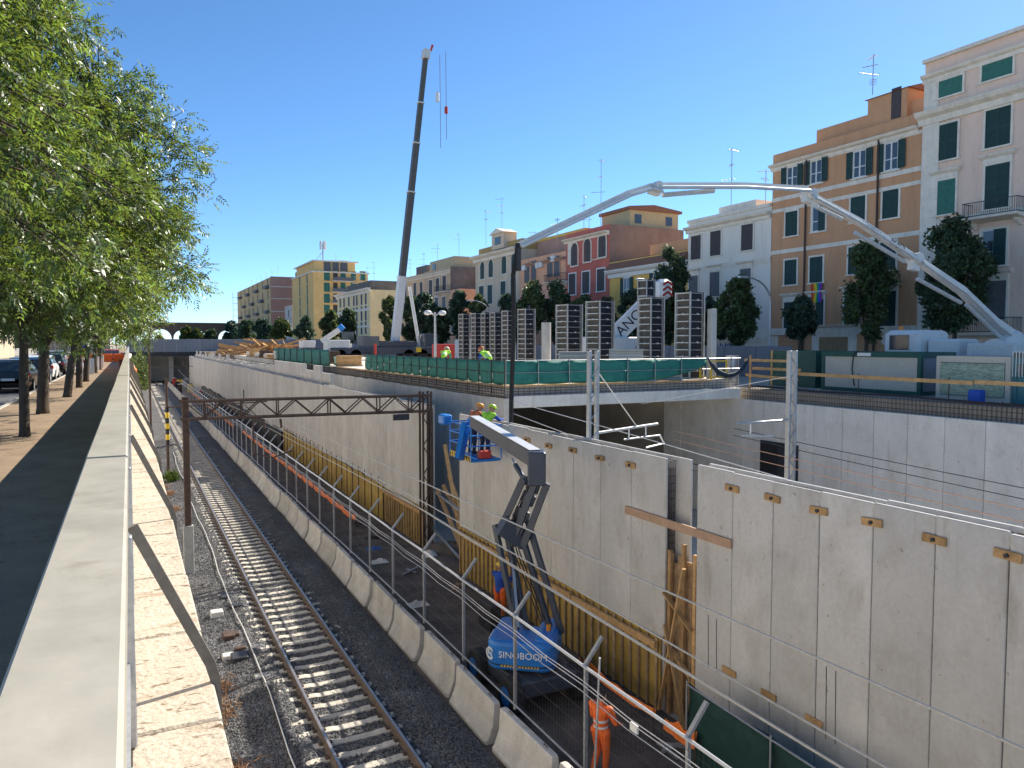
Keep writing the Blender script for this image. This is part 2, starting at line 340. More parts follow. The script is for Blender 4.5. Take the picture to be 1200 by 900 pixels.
# ------------------------------------------------------------------ trench floor, ballast, track
struct(MB().box(.37,11.38,-12,330,-7.3,-6.86).build('trench_floor', DIRT))
m = MB(); N = 240
xs = [.375,1.1,2.3,2.97,3.27,3.44,5.22,5.36,6.02,6.42,6.75]; zs = [-6.84,-6.80,-6.70,-6.615,-6.60,-6.655,-6.655,-6.585,-6.595,-6.68,-6.80]
bz = random.Random(5); rows = []
for j in range(N+1):
    yy = -8+ (188)*(j/N)**1.5; rows.append([(x, yy, z+bz.uniform(-.025,.025)) for x,z in zip(xs,zs)])
for r in rows: m.v.extend(r)
for j in range(N):
    for i in range(10): a = j*11+i; m.f.append((a,a+1,a+12,a+11))
ball = struct(m.build('ballast_bed', BALL, smooth=True))
# loose ballast stones, real geometry where they can be told apart
def stones(name, n, xr, yr, zf, smin, smax, mat, parent):
    u = RNG.random((n,2)); y = yr[0]+(yr[1]-yr[0])*u[:,0]**1.7; x = xr[0]+(xr[1]-xr[0])*u[:,1]
    z = zf(x); s = RNG.uniform(smin,smax,n)
    base = np.array([[1,0,-.2],[0,1,0],[-1,0,.1],[0,-1,-.1],[.1,.1,.8],[0,0,-.8]])
    v = base[None]*RNG.uniform(.55,1.2,(n,6,3))*s[:,None,None]
    a = RNG.uniform(0,6.28,n); c, sn = np.cos(a)[:,None], np.sin(a)[:,None]
    vx = v[:,:,0]*c-v[:,:,1]*sn; vy = v[:,:,0]*sn+v[:,:,1]*c
    V = np.stack([vx+x[:,None], vy+y[:,None], v[:,:,2]+z[:,None]+s[:,None]*.3],-1).reshape(-1,3)
    F = np.array([[0,1,4],[1,2,4],[2,3,4],[3,0,4]])[None]+ (np.arange(n)*6)[:,None,None]
    o = OFF.get(parent.name,(0,0,0)) if parent is not None else (0,0,0)
    me = bpy.data.meshes.new(name); me.from_pydata((V-np.array(o)).tolist(), [], F.reshape(-1,3).tolist()); me.materials.append(mat)
    ob = bpy.data.objects.new(name, me); COL.objects.link(ob)
    if parent is not None: ob.parent = parent
    return stuff(ob)
stones('ballast_stones', 60000, (.5,6.75), (7,75), lambda x: np.interp(x, xs, zs), .022, .05, STONE, ball)
trk = thing('railway_track', 'single railway track on concrete sleepers in dark ballast beside the retaining wall', 'railway track', (4.34,20,-6.7))
sl = MB(); prof = [(-1.28,-6.80),(-1.28,-6.635),(-1.2,-6.61),(-.45,-6.61),(-.35,-6.63),(.35,-6.63),(.45,-6.61),(1.2,-6.61),(1.28,-6.635),(1.28,-6.80)]
sl.loft([[(x,-.11,z) for x,z in prof],[(x,-.085,z+.012) for x,z in prof],[(x,.085,z+.012) for x,z in prof],[(x,.11,z) for x,z in prof]][::-1])
sme = sl.mesh('sleeper', CONC_S)
cl = MB()
for sx in (-.75,.75):
    for d in (-.1,.1): cl.bbox(sx+d-.045,sx+d+.045,-.06,.06,-6.605,-6.565,.01)
cme = cl.mesh('rail_clip', RUST)
for i in range(270):
    yy = 5.2+i*.6; s = inst('sleeper', sme, trk, (4.34,yy,0), rr.uniform(-.008,.008))
    if i < 60:
        c = stuff(bpy.data.objects.new('rail_clip', cme)); COL.objects.link(c); c.parent = s
rp = [(-.07,-6.598),(-.07,-6.585),(-.012,-6.57),(-.012,-6.475),(-.036,-6.462),(-.036,-6.431),(.036,-6.431),(.036,-6.462),(.012,-6.475),(.012,-6.57),(.07,-6.585),(.07,-6.598)]
for sx in (3.59,5.09):
    r_ = MB().loft([[(sx+x,-6,z) for x,z in rp],[(sx+x,185,z) for x,z in rp]]).build('rail', RAIL, trk)
    MB().box(sx-.027,sx+.027,-6,185,-6.4305,-6.427).build('running_surface', RAILTOP, r_)
# white cable lying along the ballast
pts = [(2.85+.05*math.sin(i*.7)+.02*math.sin(i*2.1), 3+i*1.6, -6.565+.012*math.sin(i*1.9)) for i in range(40)]
tag(MB().tube(pts,.018,5).build('ground_cable', STEELL), 'thin pale cable lying on the ballast left of the track', 'cable')

# ------------------------------------------------------------------ jersey barriers and their fence
jb = MB(); prof = [(-.30,-6.86),(-.30,-6.78),(-.25,-6.72),(-.12,-6.42),(-.085,-5.96),(-.065,-5.94),(.065,-5.94),(.085,-5.96),(.12,-6.42),(.25,-6.72),(.30,-6.78),(.30,-6.86)]
def jring(y, s): return [(x*s,y,z if z < -6.7 else z-(1-s)*.1) for x,z in prof]
jb.loft([jring(-1.13,.82),jring(-1.06,1),jring(1.06,1),jring(1.13,.82)][::-1])
jme = jb.mesh('concrete_barrier', CONC_B)
lg = MB()
for s in (-.75,.75): lg.tube([(-.0,s-.06,-5.95),(0,s-.06,-5.9),(0,s+.06,-5.9),(0,s+.06,-5.95)],.01,5)
lme = lg.mesh('lifting_loop', RUST)
for i in range(66):
    yy = 10.95+i*2.47
    o = inst('concrete_barrier', jme, None, (7.2+rr.uniform(-.05,.05),yy,0), rr.uniform(-.022,.022))
    if i < 16: lb = 'grey concrete jersey barrier, %s from the near end of the row beside the track' % ORD[i]
    else: lb = 'grey concrete jersey barrier in the far stretch of the row, past the truss gantry'
    tag(o, lb, 'barrier', 'jersey barriers along the track')
    if i < 24: inst('lifting_loop', lme, o, (0,0,0), world=False)
fn = thing('barrier_fence', 'galvanised wire fence with angled post tops on the concrete barriers', 'fence', (7.5,20,-5.94))
py = [8.6,11.45,14.3,17.15,20.0]+[22.85+i*2.6 for i in range(42)]
fx = 7.36
pst = MB().bbox(-.035,.035,-.03,.03,-5.93,-3.78,.006)
pst.beam((0,0,-3.80),(.36,0,-3.36),.055,.07,(0,1,0)); pme = pst.mesh('post', STEEL)
for y in py: inst('post', pme, fn, (fx,y,0), rr.uniform(-.03,.03))
MB().tube([(fx-.05,y,-3.83+.01*math.sin(y)) for y in [4]+py],.03,6).build('top_rail', STEELL, fn)
MB().tube([(fx-.05,y,-5.78+.02*math.sin(y*2)) for y in [4]+py],.022,6).build('bottom_rail', STEEL, fn)
for q,(dz,am) in enumerate(((-.28,.05),(-.34,.04),(-.45,.06))):
    pts = []
    for a,b in zip([4]+py[:-1],py):
        for t in (0,.5): pts.append((fx-.07-.02*q,a+(b-a)*t,-3.83+dz-am*(t>0)))
    MB().tube(pts,.0085,5).build('strung_cable', STEELL, fn)
for a,b in zip([6]+py[:14],py[:14]):
    m = MB()
    n = int((b-a)/.11)
    for k in range(n):
        y = a+(b-a)*(k+.5)/n; m.tube([(fx-.05,y,-5.78),(fx-.05,y,-3.85)],.0022,3,cap=False)
    for k in range(6): z = -5.7+k*.34; m.tube([(fx-.05,a,z),(fx-.05,b,z)],.003,3,cap=False)
    stuff(m.build('wire_mesh', DARKST, fn))
MB().bbox(fx-.10,fx-.06,9.75,9.95,-4.32,-4.18,.005).build('notice_plate', WHITE, fn)
# loose tube standing by the fence, and the extra short pole
tag(MB().tube([(7.55,11.5,-6.86),(7.6,11.35,-3.7)],.022,6).build('scaffold_tube', STEELL), 'thin scaffold tube standing against the wire fence by the orange worker', 'pole')

# ------------------------------------------------------------------ precast twin-wall segments
PW = 1.13
def panel_mesh(zt, L, name='panel', mat=CONC, x0=0, x1=.07): return MB().bbox(x0,x1,.009,L-.009,-6.86,zt,.012).mesh(name, mat)
pm_front = panel_mesh(-.67, PW); pm_back = panel_mesh(-.67, PW*2, 'back_panel')
def cleat_mesh():
    m = MB(); m.bbox(-.05,-.004,-.2,.2,-.07,.07,.006); return m.mesh('timber_cleat', WOOD)
clm = cleat_mesh(); bolt = MB().tube([(-.09,0,0),(-.045,0,0)],.035,6).mesh('bolt', DARKST)
def twin_wall(name, label, Y0, n, x=11.4, th=.33, front=pm_front, back=pm_back, jit=.012, cleats=None, PW=PW, backoff=0):
    t = thing(name, label, 'wall', (x, Y0, -6.86))
    rj = random.Random(int(Y0*10))
    for i in range(n):
        dz = rj.uniform(-.03,.03)
        inst('panel', front, t, (x+rj.uniform(-jit,jit)*.4, Y0+i*PW, dz))
        if cleats and i in cleats:
            zc = -1.02+rj.uniform(-.03,.03); c = inst('timber_cleat', clm, t, (x, Y0+(i+1)*PW, zc), (R(rj.uniform(-4,4)),0,0))
            b = bpy.data.objects.new('bolt', bolt); COL.objects.link(b); b.parent = c
    for i in range(n//2):
        inst('back_panel', back, t, (x+th, Y0+backoff+i*2*PW, rj.uniform(-.04,.04)+.04))
    MB().box(x+.09,x+th-.02,Y0+.9,Y0+n*PW-.9,-6.86,-2.6).build('light_leak_filler', CONC_C, t)  # hidden filler added between the sheets so no sun leaks through joints
    return t
wA = twin_wall('precast_wall', 'near stretch of tall precast concrete twin wall at lower right', 13.14-12*PW, 12, cleats=(10,9,8,7,6,5,4,3))
wB = twin_wall('precast_wall', 'middle stretch of precast concrete twin wall behind the blue boom lift', 14.24, 9, cleats=(0,1,2,3,4,5,6), PW=1.41, front=panel_mesh(-.67,1.41), back=panel_mesh(-.67,2.82,'back_panel'), backoff=-.5)
wC = twin_wall('precast_wall', 'long far stretch of precast concrete twin wall behind the truss gantry', 30.6, 128)
def girders(t, Y0, Y1, x=11.4, zt=-.70):
    m = MB(); y = Y0+.15; k = 0
    while y < Y1:
        m.tube([(x+.07,y,zt-.05),(x+.20,y+.1,zt+.01),(x+.33,y+.2,zt-.05)],.008,4,cap=False)
        m.tube([(x+.2,y,zt),(x+.2,y+.38,zt)],.008,4,cap=False)
        m.tube([(x+.07,y+.3,zt-.12),(x+.33,y+.22,zt-.14)],.008,4,cap=False); y += .42; k += 1
    stuff(m.build('lattice_girder', REBAR, t))
girders(wA, .8, 13.2); girders(wB, 14.24, 26.9)
def rebar_end(t, y, x=11.4, z0=-6.7, z1=-.75):
    m = MB()
    for i in range(5): xx = x+.1+i*.052; m.tube([(xx,y,z0),(xx,y,z1)],.008,4,cap=False)
    z = z0
    rj = random.Random(int(y))
    while z < z1:
        m.tube([(x+.06,y+.01,z),(x+.34,y+.03,z+rj.uniform(-.03,.03))],.007,4,cap=False)
        m.tube([(x+.08,y-.02,z+.05),(x+.3,y+.35,z+rj.uniform(-.02,.06))],.008,4,cap=False); z += .18
    stuff(m.build('rebar_cage', REBAR, t))
rebar_end(wB, 14.28); rebar_end(wB, 14.6); rebar_end(wC, 30.65); rebar_end(wC, 31.0)
# cleats low on the near wall
for yy in (12.01,10.88,9.75): inst('timber_cleat', clm, wA, (11.4,yy,-5.0+rr.uniform(-.05,.05)))
# inner wall under the deck edge
pm2 = panel_mesh(-.25, PW, 'panel', CONC, 0, .3)
wi = thing('inner_wall', 'inner row of concrete panels under the deck edge', 'wall', (14,30,-6.86))
for i in range(110): inst('panel', pm2, wi, (14+rr.uniform(-.006,.006), 28.2+i*PW, rr.uniform(-.03,.03)))
# far side of the pit
pm3 = panel_mesh(-.67, 1.5, 'panel', CONC_G, 0, .4)
wf = thing('pit_wall', 'grey concrete panel wall on the far side of the pit', 'wall', (27,10,-6.86))
for i in range(26):
    if i in (3,): 
        MB().bbox(27,27.4,-5+i*1.5+.006,-5+i*1.5+1.494,-1.7,-.67,.008).build('panel', CONC_G, wf)
        MB().bbox(27,27.4,-5+i*1.5+.006,-5+i*1.5+1.494,-6.86,-2.0,.008).build('panel', CONC_G, wf)
    else: inst('panel', pm3, wf, (27+rr.uniform(-.008,.008), -5+i*1.5, 0))
struct(MB().box(11.38,27.6,-12,120,-7.3,-6.87).build('pit_floor', CONC_C))
struct(MB().box(27.43,28.0,-12,330,-7,-.17).build('earth_bank', GROUND))
# ------------------------------------------------------------------ deck slab with rebar, boards and green netting
dk = thing('deck_slab', 'concrete deck slab over the pit with rebar edge and green netting', 'deck', (20,28,-.64))
MB().bbox(14.32,27.0,28,120,-.64,-.13,.02).build('slab', CONC_G, dk)
MB().box(14.05,27.0,28.45,120,-.128,.24).build('deck_core', CONC_C, dk)
MB().box(14.0,29,120.01,187,-.64,.22).build('far_deck', DIRT, dk)
m = MB(); y = 28.3
rj = random.Random(11)
x = 14.1
while x < 27:
    m.tube([(x,28.12,-.13),(x,28.12,.3+rj.uniform(0,.04))],.011,4,cap=False); x += .26
for z in (-.06,.05,.17): m.tube([(14.0,28.1,z),(27,28.1,z)],.012,4,cap=False)
y = 28.2
while y < 70:
    m.tube([(14.02,y,-.24),(14.02,y,.28)],.012,4,cap=False); y += .16
for z in (-.15,-.03,.1,.2): m.tube([(13.98,28.1,z),(13.98,70,z)],.014,4,cap=False)
stuff(m.build('edge_rebar', REBAR, dk))
for i in range(7):
    MB().bbox(14.0+i*1.86,14.0+i*1.86+1.85,28.05,28.12+.25,.255,.325,.006).build('edge_board', WOOD, dk) if i < 6 else None
for i in range(16): MB().bbox(13.9,14.2,28.4+i*1.75,28.4+i*1.75+1.74,.255,.33,.006).build('edge_board', WOODD, dk)
MB().box(14.2,27.0,28.38,119,.245,.30).build('deck_boards', M('deck_ply', (.64,.57,.47), .9, .25, 1.2, .1), dk)
def net_bays(pts, parent, sag=None, name='net_panel', mat=NET, z0=.36, z1=1.38):
    for i,(a,b) in enumerate(zip(pts[:-1],pts[1:])):
        m = MB(); nx, nz = 6, 5; a, b = Vector(a), Vector(b); nrm = Vector((b.y-a.y, a.x-b.x, 0)).normalized()
        lo0, hi0, lo1, hi1 = z0, z1, z0, z1
        if sag: lo0, hi0, lo1, hi1 = sag[i]
        for j in range(nz+1):
            for k in range(nx+1):
                t, s = k/nx, j/nz; p = a+(b-a)*t
                z = (lo0+(lo1-lo0)*t)*(1-s)+(hi0+(hi1-hi0)*t)*s - .05*math.sin(math.pi*t)*(1 if j in (nz,) else .6)
                p = p+nrm*(.03*math.sin(7*t+5*s+i)+.02*math.sin(13*s+3*t+i*2)); m.v.append((p.x,p.y,z))
        for j in range(nz):
            for k in range(nx): q = j*(nx+1)+k; m.f.append((q,q+1,q+nx+2,q+nx+1))
        o = m.build(name, mat, parent, smooth=True); md = o.modifiers.new('thick','SOLIDIFY'); md.thickness = .006
nf = thing('safety_netting', 'green safety netting on scaffold rods along the deck edge', 'netting', (14,28,.3))
side = [(14.0,28.1+i*1.3) for i in range(17)]
net_bays([(x,y,0) for x,y in side], nf)
front = [(14.0+i*1.55,28.1) for i in range(9)]
sg = [(.36,1.38,.36,1.38)]*4+[(.36,1.38,.40,1.37),(.40,1.37,.62,1.36),(.62,1.36,1.02,1.40)]
net_bays([(x,y,0) for x,y in front[:8]], nf, sg)
m = MB()
for x,y in side: m.tube([(x-.04,y,-.1),(x-.04,y,1.42)],.018,5)
stuffed = m
for x,y in side: MB().tube([(x-.045,y,-.1),(x-.045,y,1.42)],.018,5).build('rod', REBAR, nf)
for x,y in front+[(26.4,28.1)]: MB().tube([(x,y-.045,.2),(x,y-.045,1.42)],.02,5).build('rod', STEEL, nf)
for z in (.85,1.36): 
    MB().tube([(14,28.06,z),(27,28.06,z)],.018,5).build('rail', STEEL, nf)
    MB().tube([(13.96,28.06,z),(13.96,48.9,z)],.014,5).build('rail', REBAR, nf)
# the loose end of netting, twisted and hanging
pts = [(24.85,28.0,1.4),(25.1,28.0,1.05),(25.5,28.0,.72),(26.0,28.0,.52),(26.5,28.0,.55),(27.0,28.0,.75),(27.3,28.0,1.1),(27.45,28.0,1.3)]
MB().tube(pts,[.03,.09,.12,.13,.13,.11,.09,.04],8).build('twisted_net', TARPB, nf, smooth=True)
f2 = thing('safety_netting', 'shorter far run of green netting on the deck edge left of the crane', 'netting', (14,60,.3))
net_bays([(14.0,59+i*3.2,0) for i in range(9)], f2, z0=.3, z1=1.6)
for i in range(9): MB().tube([(13.95,59+i*3.2,0),(13.95,59+i*3.2,1.7)],.03,5).build('rod', REBAR, f2)
# rebar railing on the far pit wall
rb = thing('rebar_upstand', 'dark rebar starter bars standing along the top of the far pit wall', 'rebar', (27.2,15,-.67))
m = MB(); y = -4.5
rj = random.Random(4)
while y < 28:
    z1 = .0+rj.uniform(-.05,.08); m.tube([(27.12,y,-.7),(27.12,y,z1)],.011,4,cap=False); m.tube([(27.3,y+.07,-.7),(27.3,y+.07,z1)],.011,4,cap=False); y += .17
for z in (-.5,-.3,-.1): m.tube([(27.1,-4.5,z),(27.1,28,z)],.012,4,cap=False)
stuff(m.build('starter_bars', REBAR, rb))
MB().tube([(27.2,-4.5+i*2.0,-.02+.03*math.sin(i*1.7)) for i in range(17)],.045,6).build('dark_hose', BLACKP, rb)
for a,b in ((-4,8),(8.05,17),(17.05,25.5)): MB().beam((27.9,a,.62),(27.9,b,.66),.05,.15).build('guard_board', WOOD, rb)
for y in (2,6,10,14,18,22,25.3): MB().tube([(27.95,y,-.15),(27.95,y,.8)],.02,5).build('post', RUST, rb)
# timber guard frame beside the steel drum column
tf = thing('timber_guard', 'rough timber guard rails beside the lattice mast at the deck corner', 'guard rail', (27.6,26.5,0))
for a,b in (((27.5,28.3,1.25),(27.5,25.3,1.25)),((27.55,27.8,.85),(27.55,24.8,.85)),((27.5,28.2,.5),(27.5,24.9,.42))): MB().beam(a,b,.04,.13).build('board', WOOD, tf)
for y in (28.0,26.6,25.6): MB().beam((27.6,y,-.5),(27.6,y,1.75 if y<27 else 1.5),.07,.07).build('post', WOOD, tf)
tag(MB().tube([(27.25,28.9,.0),(27.25,28.9,1.45)],.33,16).build('steel_drum_form', STEEL), 'grey round steel column form at the deck corner', 'column form')
# inside the pit under the deck
stn = thing('station_wall', 'shaded concrete cross wall with dark doorways under the deck', 'wall', (20,40,-6.86))
xs_ = [(14.3,16.0),(17.2,18.2),(19.6,22.5),(24,27)]
for a,b in xs_: MB().box(a,b,54,54.4,-6.86,-.66).build('wall_pier', CONC_G, stn)
for a,b in ((16.0,17.2),(18.2,19.6),(22.5,24)): MB().box(a,b,54.01,54.39,-3.6,-.66).build('lintel', CONC_G, stn)
dr = thing('pit_doorway', 'dark steel door recess in the far pit wall under the deck', 'door', (26.95,25,-5))
MB().bbox(26.93,26.98,24.3,26.6,-5.2,-2.55,.01).build('frame', DARKST, dr); MB().bbox(26.90,26.93,24.4,25.4,-5.1,-2.65,.01).build('leaf', DARKST, dr); MB().bbox(26.90,26.93,25.5,26.5,-5.1,-2.65,.01).build('leaf', BLACKP, dr)
# ------------------------------------------------------------------ formwork at the wall foot
def formwork(name, label, Y0, Y1, zt, studs=True, x=11.36, plain=False):
    t = thing(name, label, 'formwork', (x,Y0,-6.86)); L = 1.25; y = Y0
    while y < Y1-.05:
        e = min(y+L,Y1); MB().bbox(x-.03,x,y+.004,e-.004,-6.86,zt,.005).build('panel', PLY, t); y = e
    if studs:
        y = Y0+.1
        while y < Y1:
            MB().beam((x-.07,y,-6.86),(x-.07,y,zt-.03),.045,.07,(0,1,0)).build('stud', WOODD, t); y += .36
        y = Y0
        while y < Y1-.1:
            e = min(y+3.9,Y1); MB().beam((x-.16,y+.02,zt-.16),(x-.16,e-.02,zt-.18),.09,.16).build('waler', WOOD, t); y = e
    return t
formwork('yellow_formwork', 'yellow plywood formwork with timber studs behind the boom lift', 14.3, 26.8, -5.05)
formwork('yellow_formwork', 'timber-studded yellow formwork below the gantry column', 30.7, 36.5, -5.15)
ff = thing('yellow_formwork', 'plain faded yellow formwork sheets along the foot of the far wall', 'formwork', (11.3,50,-6.86))
rj = random.Random(9); y = 36.6
while y < 64:
    MB().bbox(11.25,11.3,y,y+1.22,-6.86,-5.1+rj.uniform(-.05,.05),.005).build('panel', PLY, ff)
    MB().tube([(11.22,y+.6,-6.8),(11.22,y+.6,-4.75)],.02,5).build('tie_rod', RUST, ff); y += 1.25
bt = thing('black_wall_lining', 'black lining sheets along the foot of the far wall beyond the yellow formwork', 'lining', (11.2,90,-6.86))
y = 64.3
while y < 140: MB().bbox(11.1,11.3,y,y+2.4,-6.86,-5.25+rj.uniform(-.15,.1),.02).build('sheet', BLACKP, bt); y += 2.5
# timber bulkhead closing the joint between near and middle walls
bk = thing('timber_bulkhead', 'rough timber bulkhead of boards closing the joint between two wall stretches', 'bulkhead', (11.3,13.5,-6.86))
for i in range(8): MB().bbox(11.55,11.60,12.95+i*.17,13.11+i*.17,-6.86,-3.05+rj.uniform(-.15,.25),.006).build('board', WOODD, bk)
for y,zt in ((13.2,-2.75),(13.6,-2.6),(14.1,-2.85)): MB().beam((11.44,y,-6.86),(11.44,y,zt),.08,.1,(0,1,0)).build('post', WOOD, bk)
for a,b in (((11.33,14.2,-3.9),(11.33,13.2,-4.5)),((11.33,14.2,-5.0),(11.33,13.2,-5.6)),((11.27,14.25,-6.8),(11.27,13.4,-3.1)),((11.22,13.25,-6.8),(11.22,14.0,-4.6))): MB().beam(a,b,.05,.1,(1,0,0)).build('brace', WOOD, bk)
a, b = P(733,597,X=11.36), P(857,638,X=11.36)
tag(MB().beam(a,b,.045,.2,(0,0,1)).build('timber_plank', M('pink_plank',(.48,.31,.20),.8,.15,3)), 'long pale timber plank nailed across the joint between two wall stretches', 'plank')
# props in the opening below the gantry
pr = thing('timber_props', 'leaning timber props and planks in the gap between two wall stretches', 'timber', (12,28.5,-6.86))
for a,b in (((11.9,29.9,-4.0),(12.2,27.3,-6.2)),((11.7,30.1,-4.2),(11.9,27.5,-6.6)),((12.1,30.2,-2.3),(12.1,28.2,-6.6)),((12.2,30.0,-3.6),(12.2,27.5,-6.0))): MB().beam(a,b,.05,.16,(1,0,0)).build('plank', WOOD, pr)
m = thing('scaffold_brace', 'grey steel tubes braced across the gap in the wall', 'brace', (11.8,28.5,-6))
MB().tube([(11.7,30.6,-4.35),(11.7,26.9,-4.7)],.06,6).build('tube', STEEL, m); MB().tube([(11.6,30.6,-5.9),(11.6,26.9,-6.6)],.06,6).build('tube', STEEL, m)
tag(MB().sphere((10.9,28.9,-6.86),.35,.5,.4,10,5).build('rubble_sack', OFFW, smooth=True), 'white rubble sack by the foot of the gantry column', 'sack')
m = MB(); rng = random.Random(2); n = 16
for j in range(n+1):
    for i in range(n+1):
        x, y = 10.2+3.2*i/n, 26.4+4.6*j/n; s = math.sin(math.pi*i/n)*math.sin(math.pi*j/n); m.v.append((x,y,-6.92+.75*s*(.6+.4*math.sin(4*x+3*y))+rng.uniform(0,.06)*s))
for j in range(n):
    for i in range(n): a = j*(n+1)+i; m.f.append((a,a+1,a+n+2,a+n+1))
tag(m.build('earth_heap', DIRT, smooth=True), 'low heap of brown earth in the gap below the gantry', 'earth heap')
# orange mesh strip hung along the lane
def ornet(label, Y0, Y1, x, z, h):
    t = thing('orange_barrier_net', label, 'netting', (x,Y0,-6.86)); y = Y0; rj = random.Random(int(Y0))
    while y < Y1:
        e = min(y+3,Y1); m = MB(); n = 8
        for k in range(n+1):
            s = k/n; yy = y+(e-y)*s; zz = z-.06*math.sin(math.pi*s)+rj.uniform(-.03,.03); xx = x+rj.uniform(-.03,.03)
            m.v.extend([(xx,yy,zz),(xx+.05,yy,zz+h*rj.uniform(.6,1.1))])
        for k in range(n): m.f.append((2*k,2*k+2,2*k+3,2*k+1))
        o = m.build('net', ORNET, t); md = o.modifiers.new('t','SOLIDIFY'); md.thickness=.01
        MB().tube([(x,y,-6.86),(x,y,z+h+.05)],.014,5).build('stake', RUST, t); y = e
    return t
ornet('long orange plastic net strip staked along the work lane', 34, 74, 9.15, -6.15, .26)
ornet('distant broken orange net strip along the far end of the work lane', 78, 135, 9.0, -6.2, .28)
ornet('short bright orange net piece beside the orange worker', 11.6, 12.6, 10.1, -6.2, .35)
ornet('rusty orange net strip on the lane right of the boom lift', 13.2, 16.4, 10.3, -6.3, .2)
# dark green meshed fence panel at the near wall
gp = thing('meshed_fence_panel', 'dark green shade mesh on a site fence leaning before the near wall', 'fence panel', (10.2,9,-6.86))
pts = [(10.25,12.0),(10.15,9.6),(10.05,7.2)]
net_bays([(x,y,0) for x,y in pts], gp, mat=NETD, z0=-6.85, z1=-5.0)
for x,y in pts: MB().tube([(x-.04,y,-6.86),(x-.04,y,-4.95)],.022,6).build('post', STEEL, gp)
MB().tube([(x-.04,y,-5.02) for x,y in pts],.02,6).build('top_rail', STEEL, gp)
# work-lane debris
db = random.Random(21)
DEB = [STEEL, M('blue_plastic',(.03,.12,.35),.6,.2,5), OFFW, WOODD, DARKST]
nm = ['bent steel offcut','crumpled blue plastic sheet','pale paper sack','short timber offcut','black rubber scrap']
spots = [(9.5,27.5),(9.3,31.5),(8.9,29.5),(10.4,25.0),(9.8,33.2),(10.3,12.7),(9.3,10.8),(8.6,24.0),(10.0,21.5),(9.7,36.0)]
for i,(x,y) in enumerate(spots):
    k = i % 5; m = MB()
    if k in (1,2):
        n = 6; s = .35
        for a in range(n+1):
            for b in range(n+1): m.v.append((x+(a/n-.5)*s*2,y+(b/n-.5)*s*1.6,-6.85+.14*abs(db.gauss(0,.6))*math.sin(math.pi*a/n)*math.sin(math.pi*b/n)+.005))
        for a in range(n):
            for b in range(n): q = a*(n+1)+b; m.f.append((q,q+1,q+n+2,q+n+1))
    else:
        for q in range(3): a = db.uniform(0,3); L = db.uniform(.4,.8); m.beam((x+q*.08-L*math.cos(a)/2,y-L*math.sin(a)/2,-6.82+q*.04),(x+q*.08+L*math.cos(a)/2,y+L*math.sin(a)/2,-6.80+q*.04),.09,.05)
    where = ['under the fence near the gap','beyond the barrier row','in the middle of the lane','at the formwork foot','far down the lane','by the green mesh panel','near the orange worker','close behind the barriers','beside the boom lift','past the gantry column'][i]
    tag(m.build(['steel_offcut','plastic_sheet','paper_sack','timber_offcut','rubber_scrap'][k], DEB[k]), '%s on the dirt lane %s' % (nm[k], where), 'debris')
sk = thing('jerry_stack', 'dark grey stack of sheets standing beside the blue-shirted worker', 'stack', (10.0,20.9,-6.86))
for i in range(6): MB().bbox(9.75+i*.06,9.80+i*.06,20.6,21.5,-6.86,-6.05-.01*i,.005).build('sheet', DARKST, sk)
# ------------------------------------------------------------------ overhead-line gantry, masts and wires
gt = thing('truss_gantry', 'rusty steel truss gantry spanning the track and work lane', 'gantry', (6.5,30.2,-6.86))
gl, gr = Vector((1.85,31.1,0)), Vector((11.2,30.15,0))
def gpt(t, z, dy=0): p = gl+(gr-gl)*t; return (p.x, p.y+dy, z)
zt_, zb_ = -.12, -.80
for dy in (-.22,.22):
    MB().beam(gpt(-.02,zt_,dy),gpt(1.01,zt_,dy),.09,.09).build('chord', RUST, gt); MB().beam(gpt(-.02,zb_,dy),gpt(1.01,zb_,dy),.08,.08).build('chord', RUST, gt)
    n = 14
    for i in range(n):
        a, b = i/n, (i+1)/n
        if i % 2 == 0: MB().beam(gpt(a,zt_-.04,dy),gpt(b,zb_+.04,dy),.045,.045).build('lattice_bar', RUST, gt)
        else: MB().beam(gpt(a,zb_+.04,dy),gpt(b,zt_-.04,dy),.045,.045).build('lattice_bar', RUST, gt)
        if i in (1,3,5,8,11,13): MB().beam(gpt(a,zt_-.04,dy),gpt(a,zb_+.04,dy),.045,.045).build('lattice_bar', RUST, gt)
for i in range(9): MB().beam(gpt(i/8,zt_,-.2),gpt(i/8,zt_,.2),.05,.05).build('cross_bar', RUST, gt)
MB().bbox(1.73,1.97,30.98,31.22,-6.86,.06,.02).build('column', RUST, gt)
MB().bbox(1.67,2.03,30.92,31.28,-6.86,-4.9,.02).build('column_foot', M('column_grey',(.36,.36,.34),.8,.2,3,.1), gt)
for dx,dy in ((-.18,-.2),(.18,-.2),(-.18,.2),(.18,.2)): MB().beam((11.2+dx,30.15+dy,-6.86),(11.2+dx,30.15+dy,.05),.075,.075).build('column_leg', RUST, gt)
for i in range(10):
    z = -6.6+i*.62; s = 1 if i%2 else -1
    MB().beam((11.2-.18*s,29.95,z),(11.2+.18*s,29.95,z+.6),.035,.035).build('lattice_bar', RUST, gt)
MB().bbox(9.7,10.4,29.9,30.0,-1.12,-.86,.02).build('equipment_box', DARKST, gt)
MB().tube([(4.2,30.3,-.85),(4.2,30.3,-2.2),(4.9,30.1,-2.35),(5.6,30.0,-2.1)],.03,6).build('registration_arm', RUST, gt)
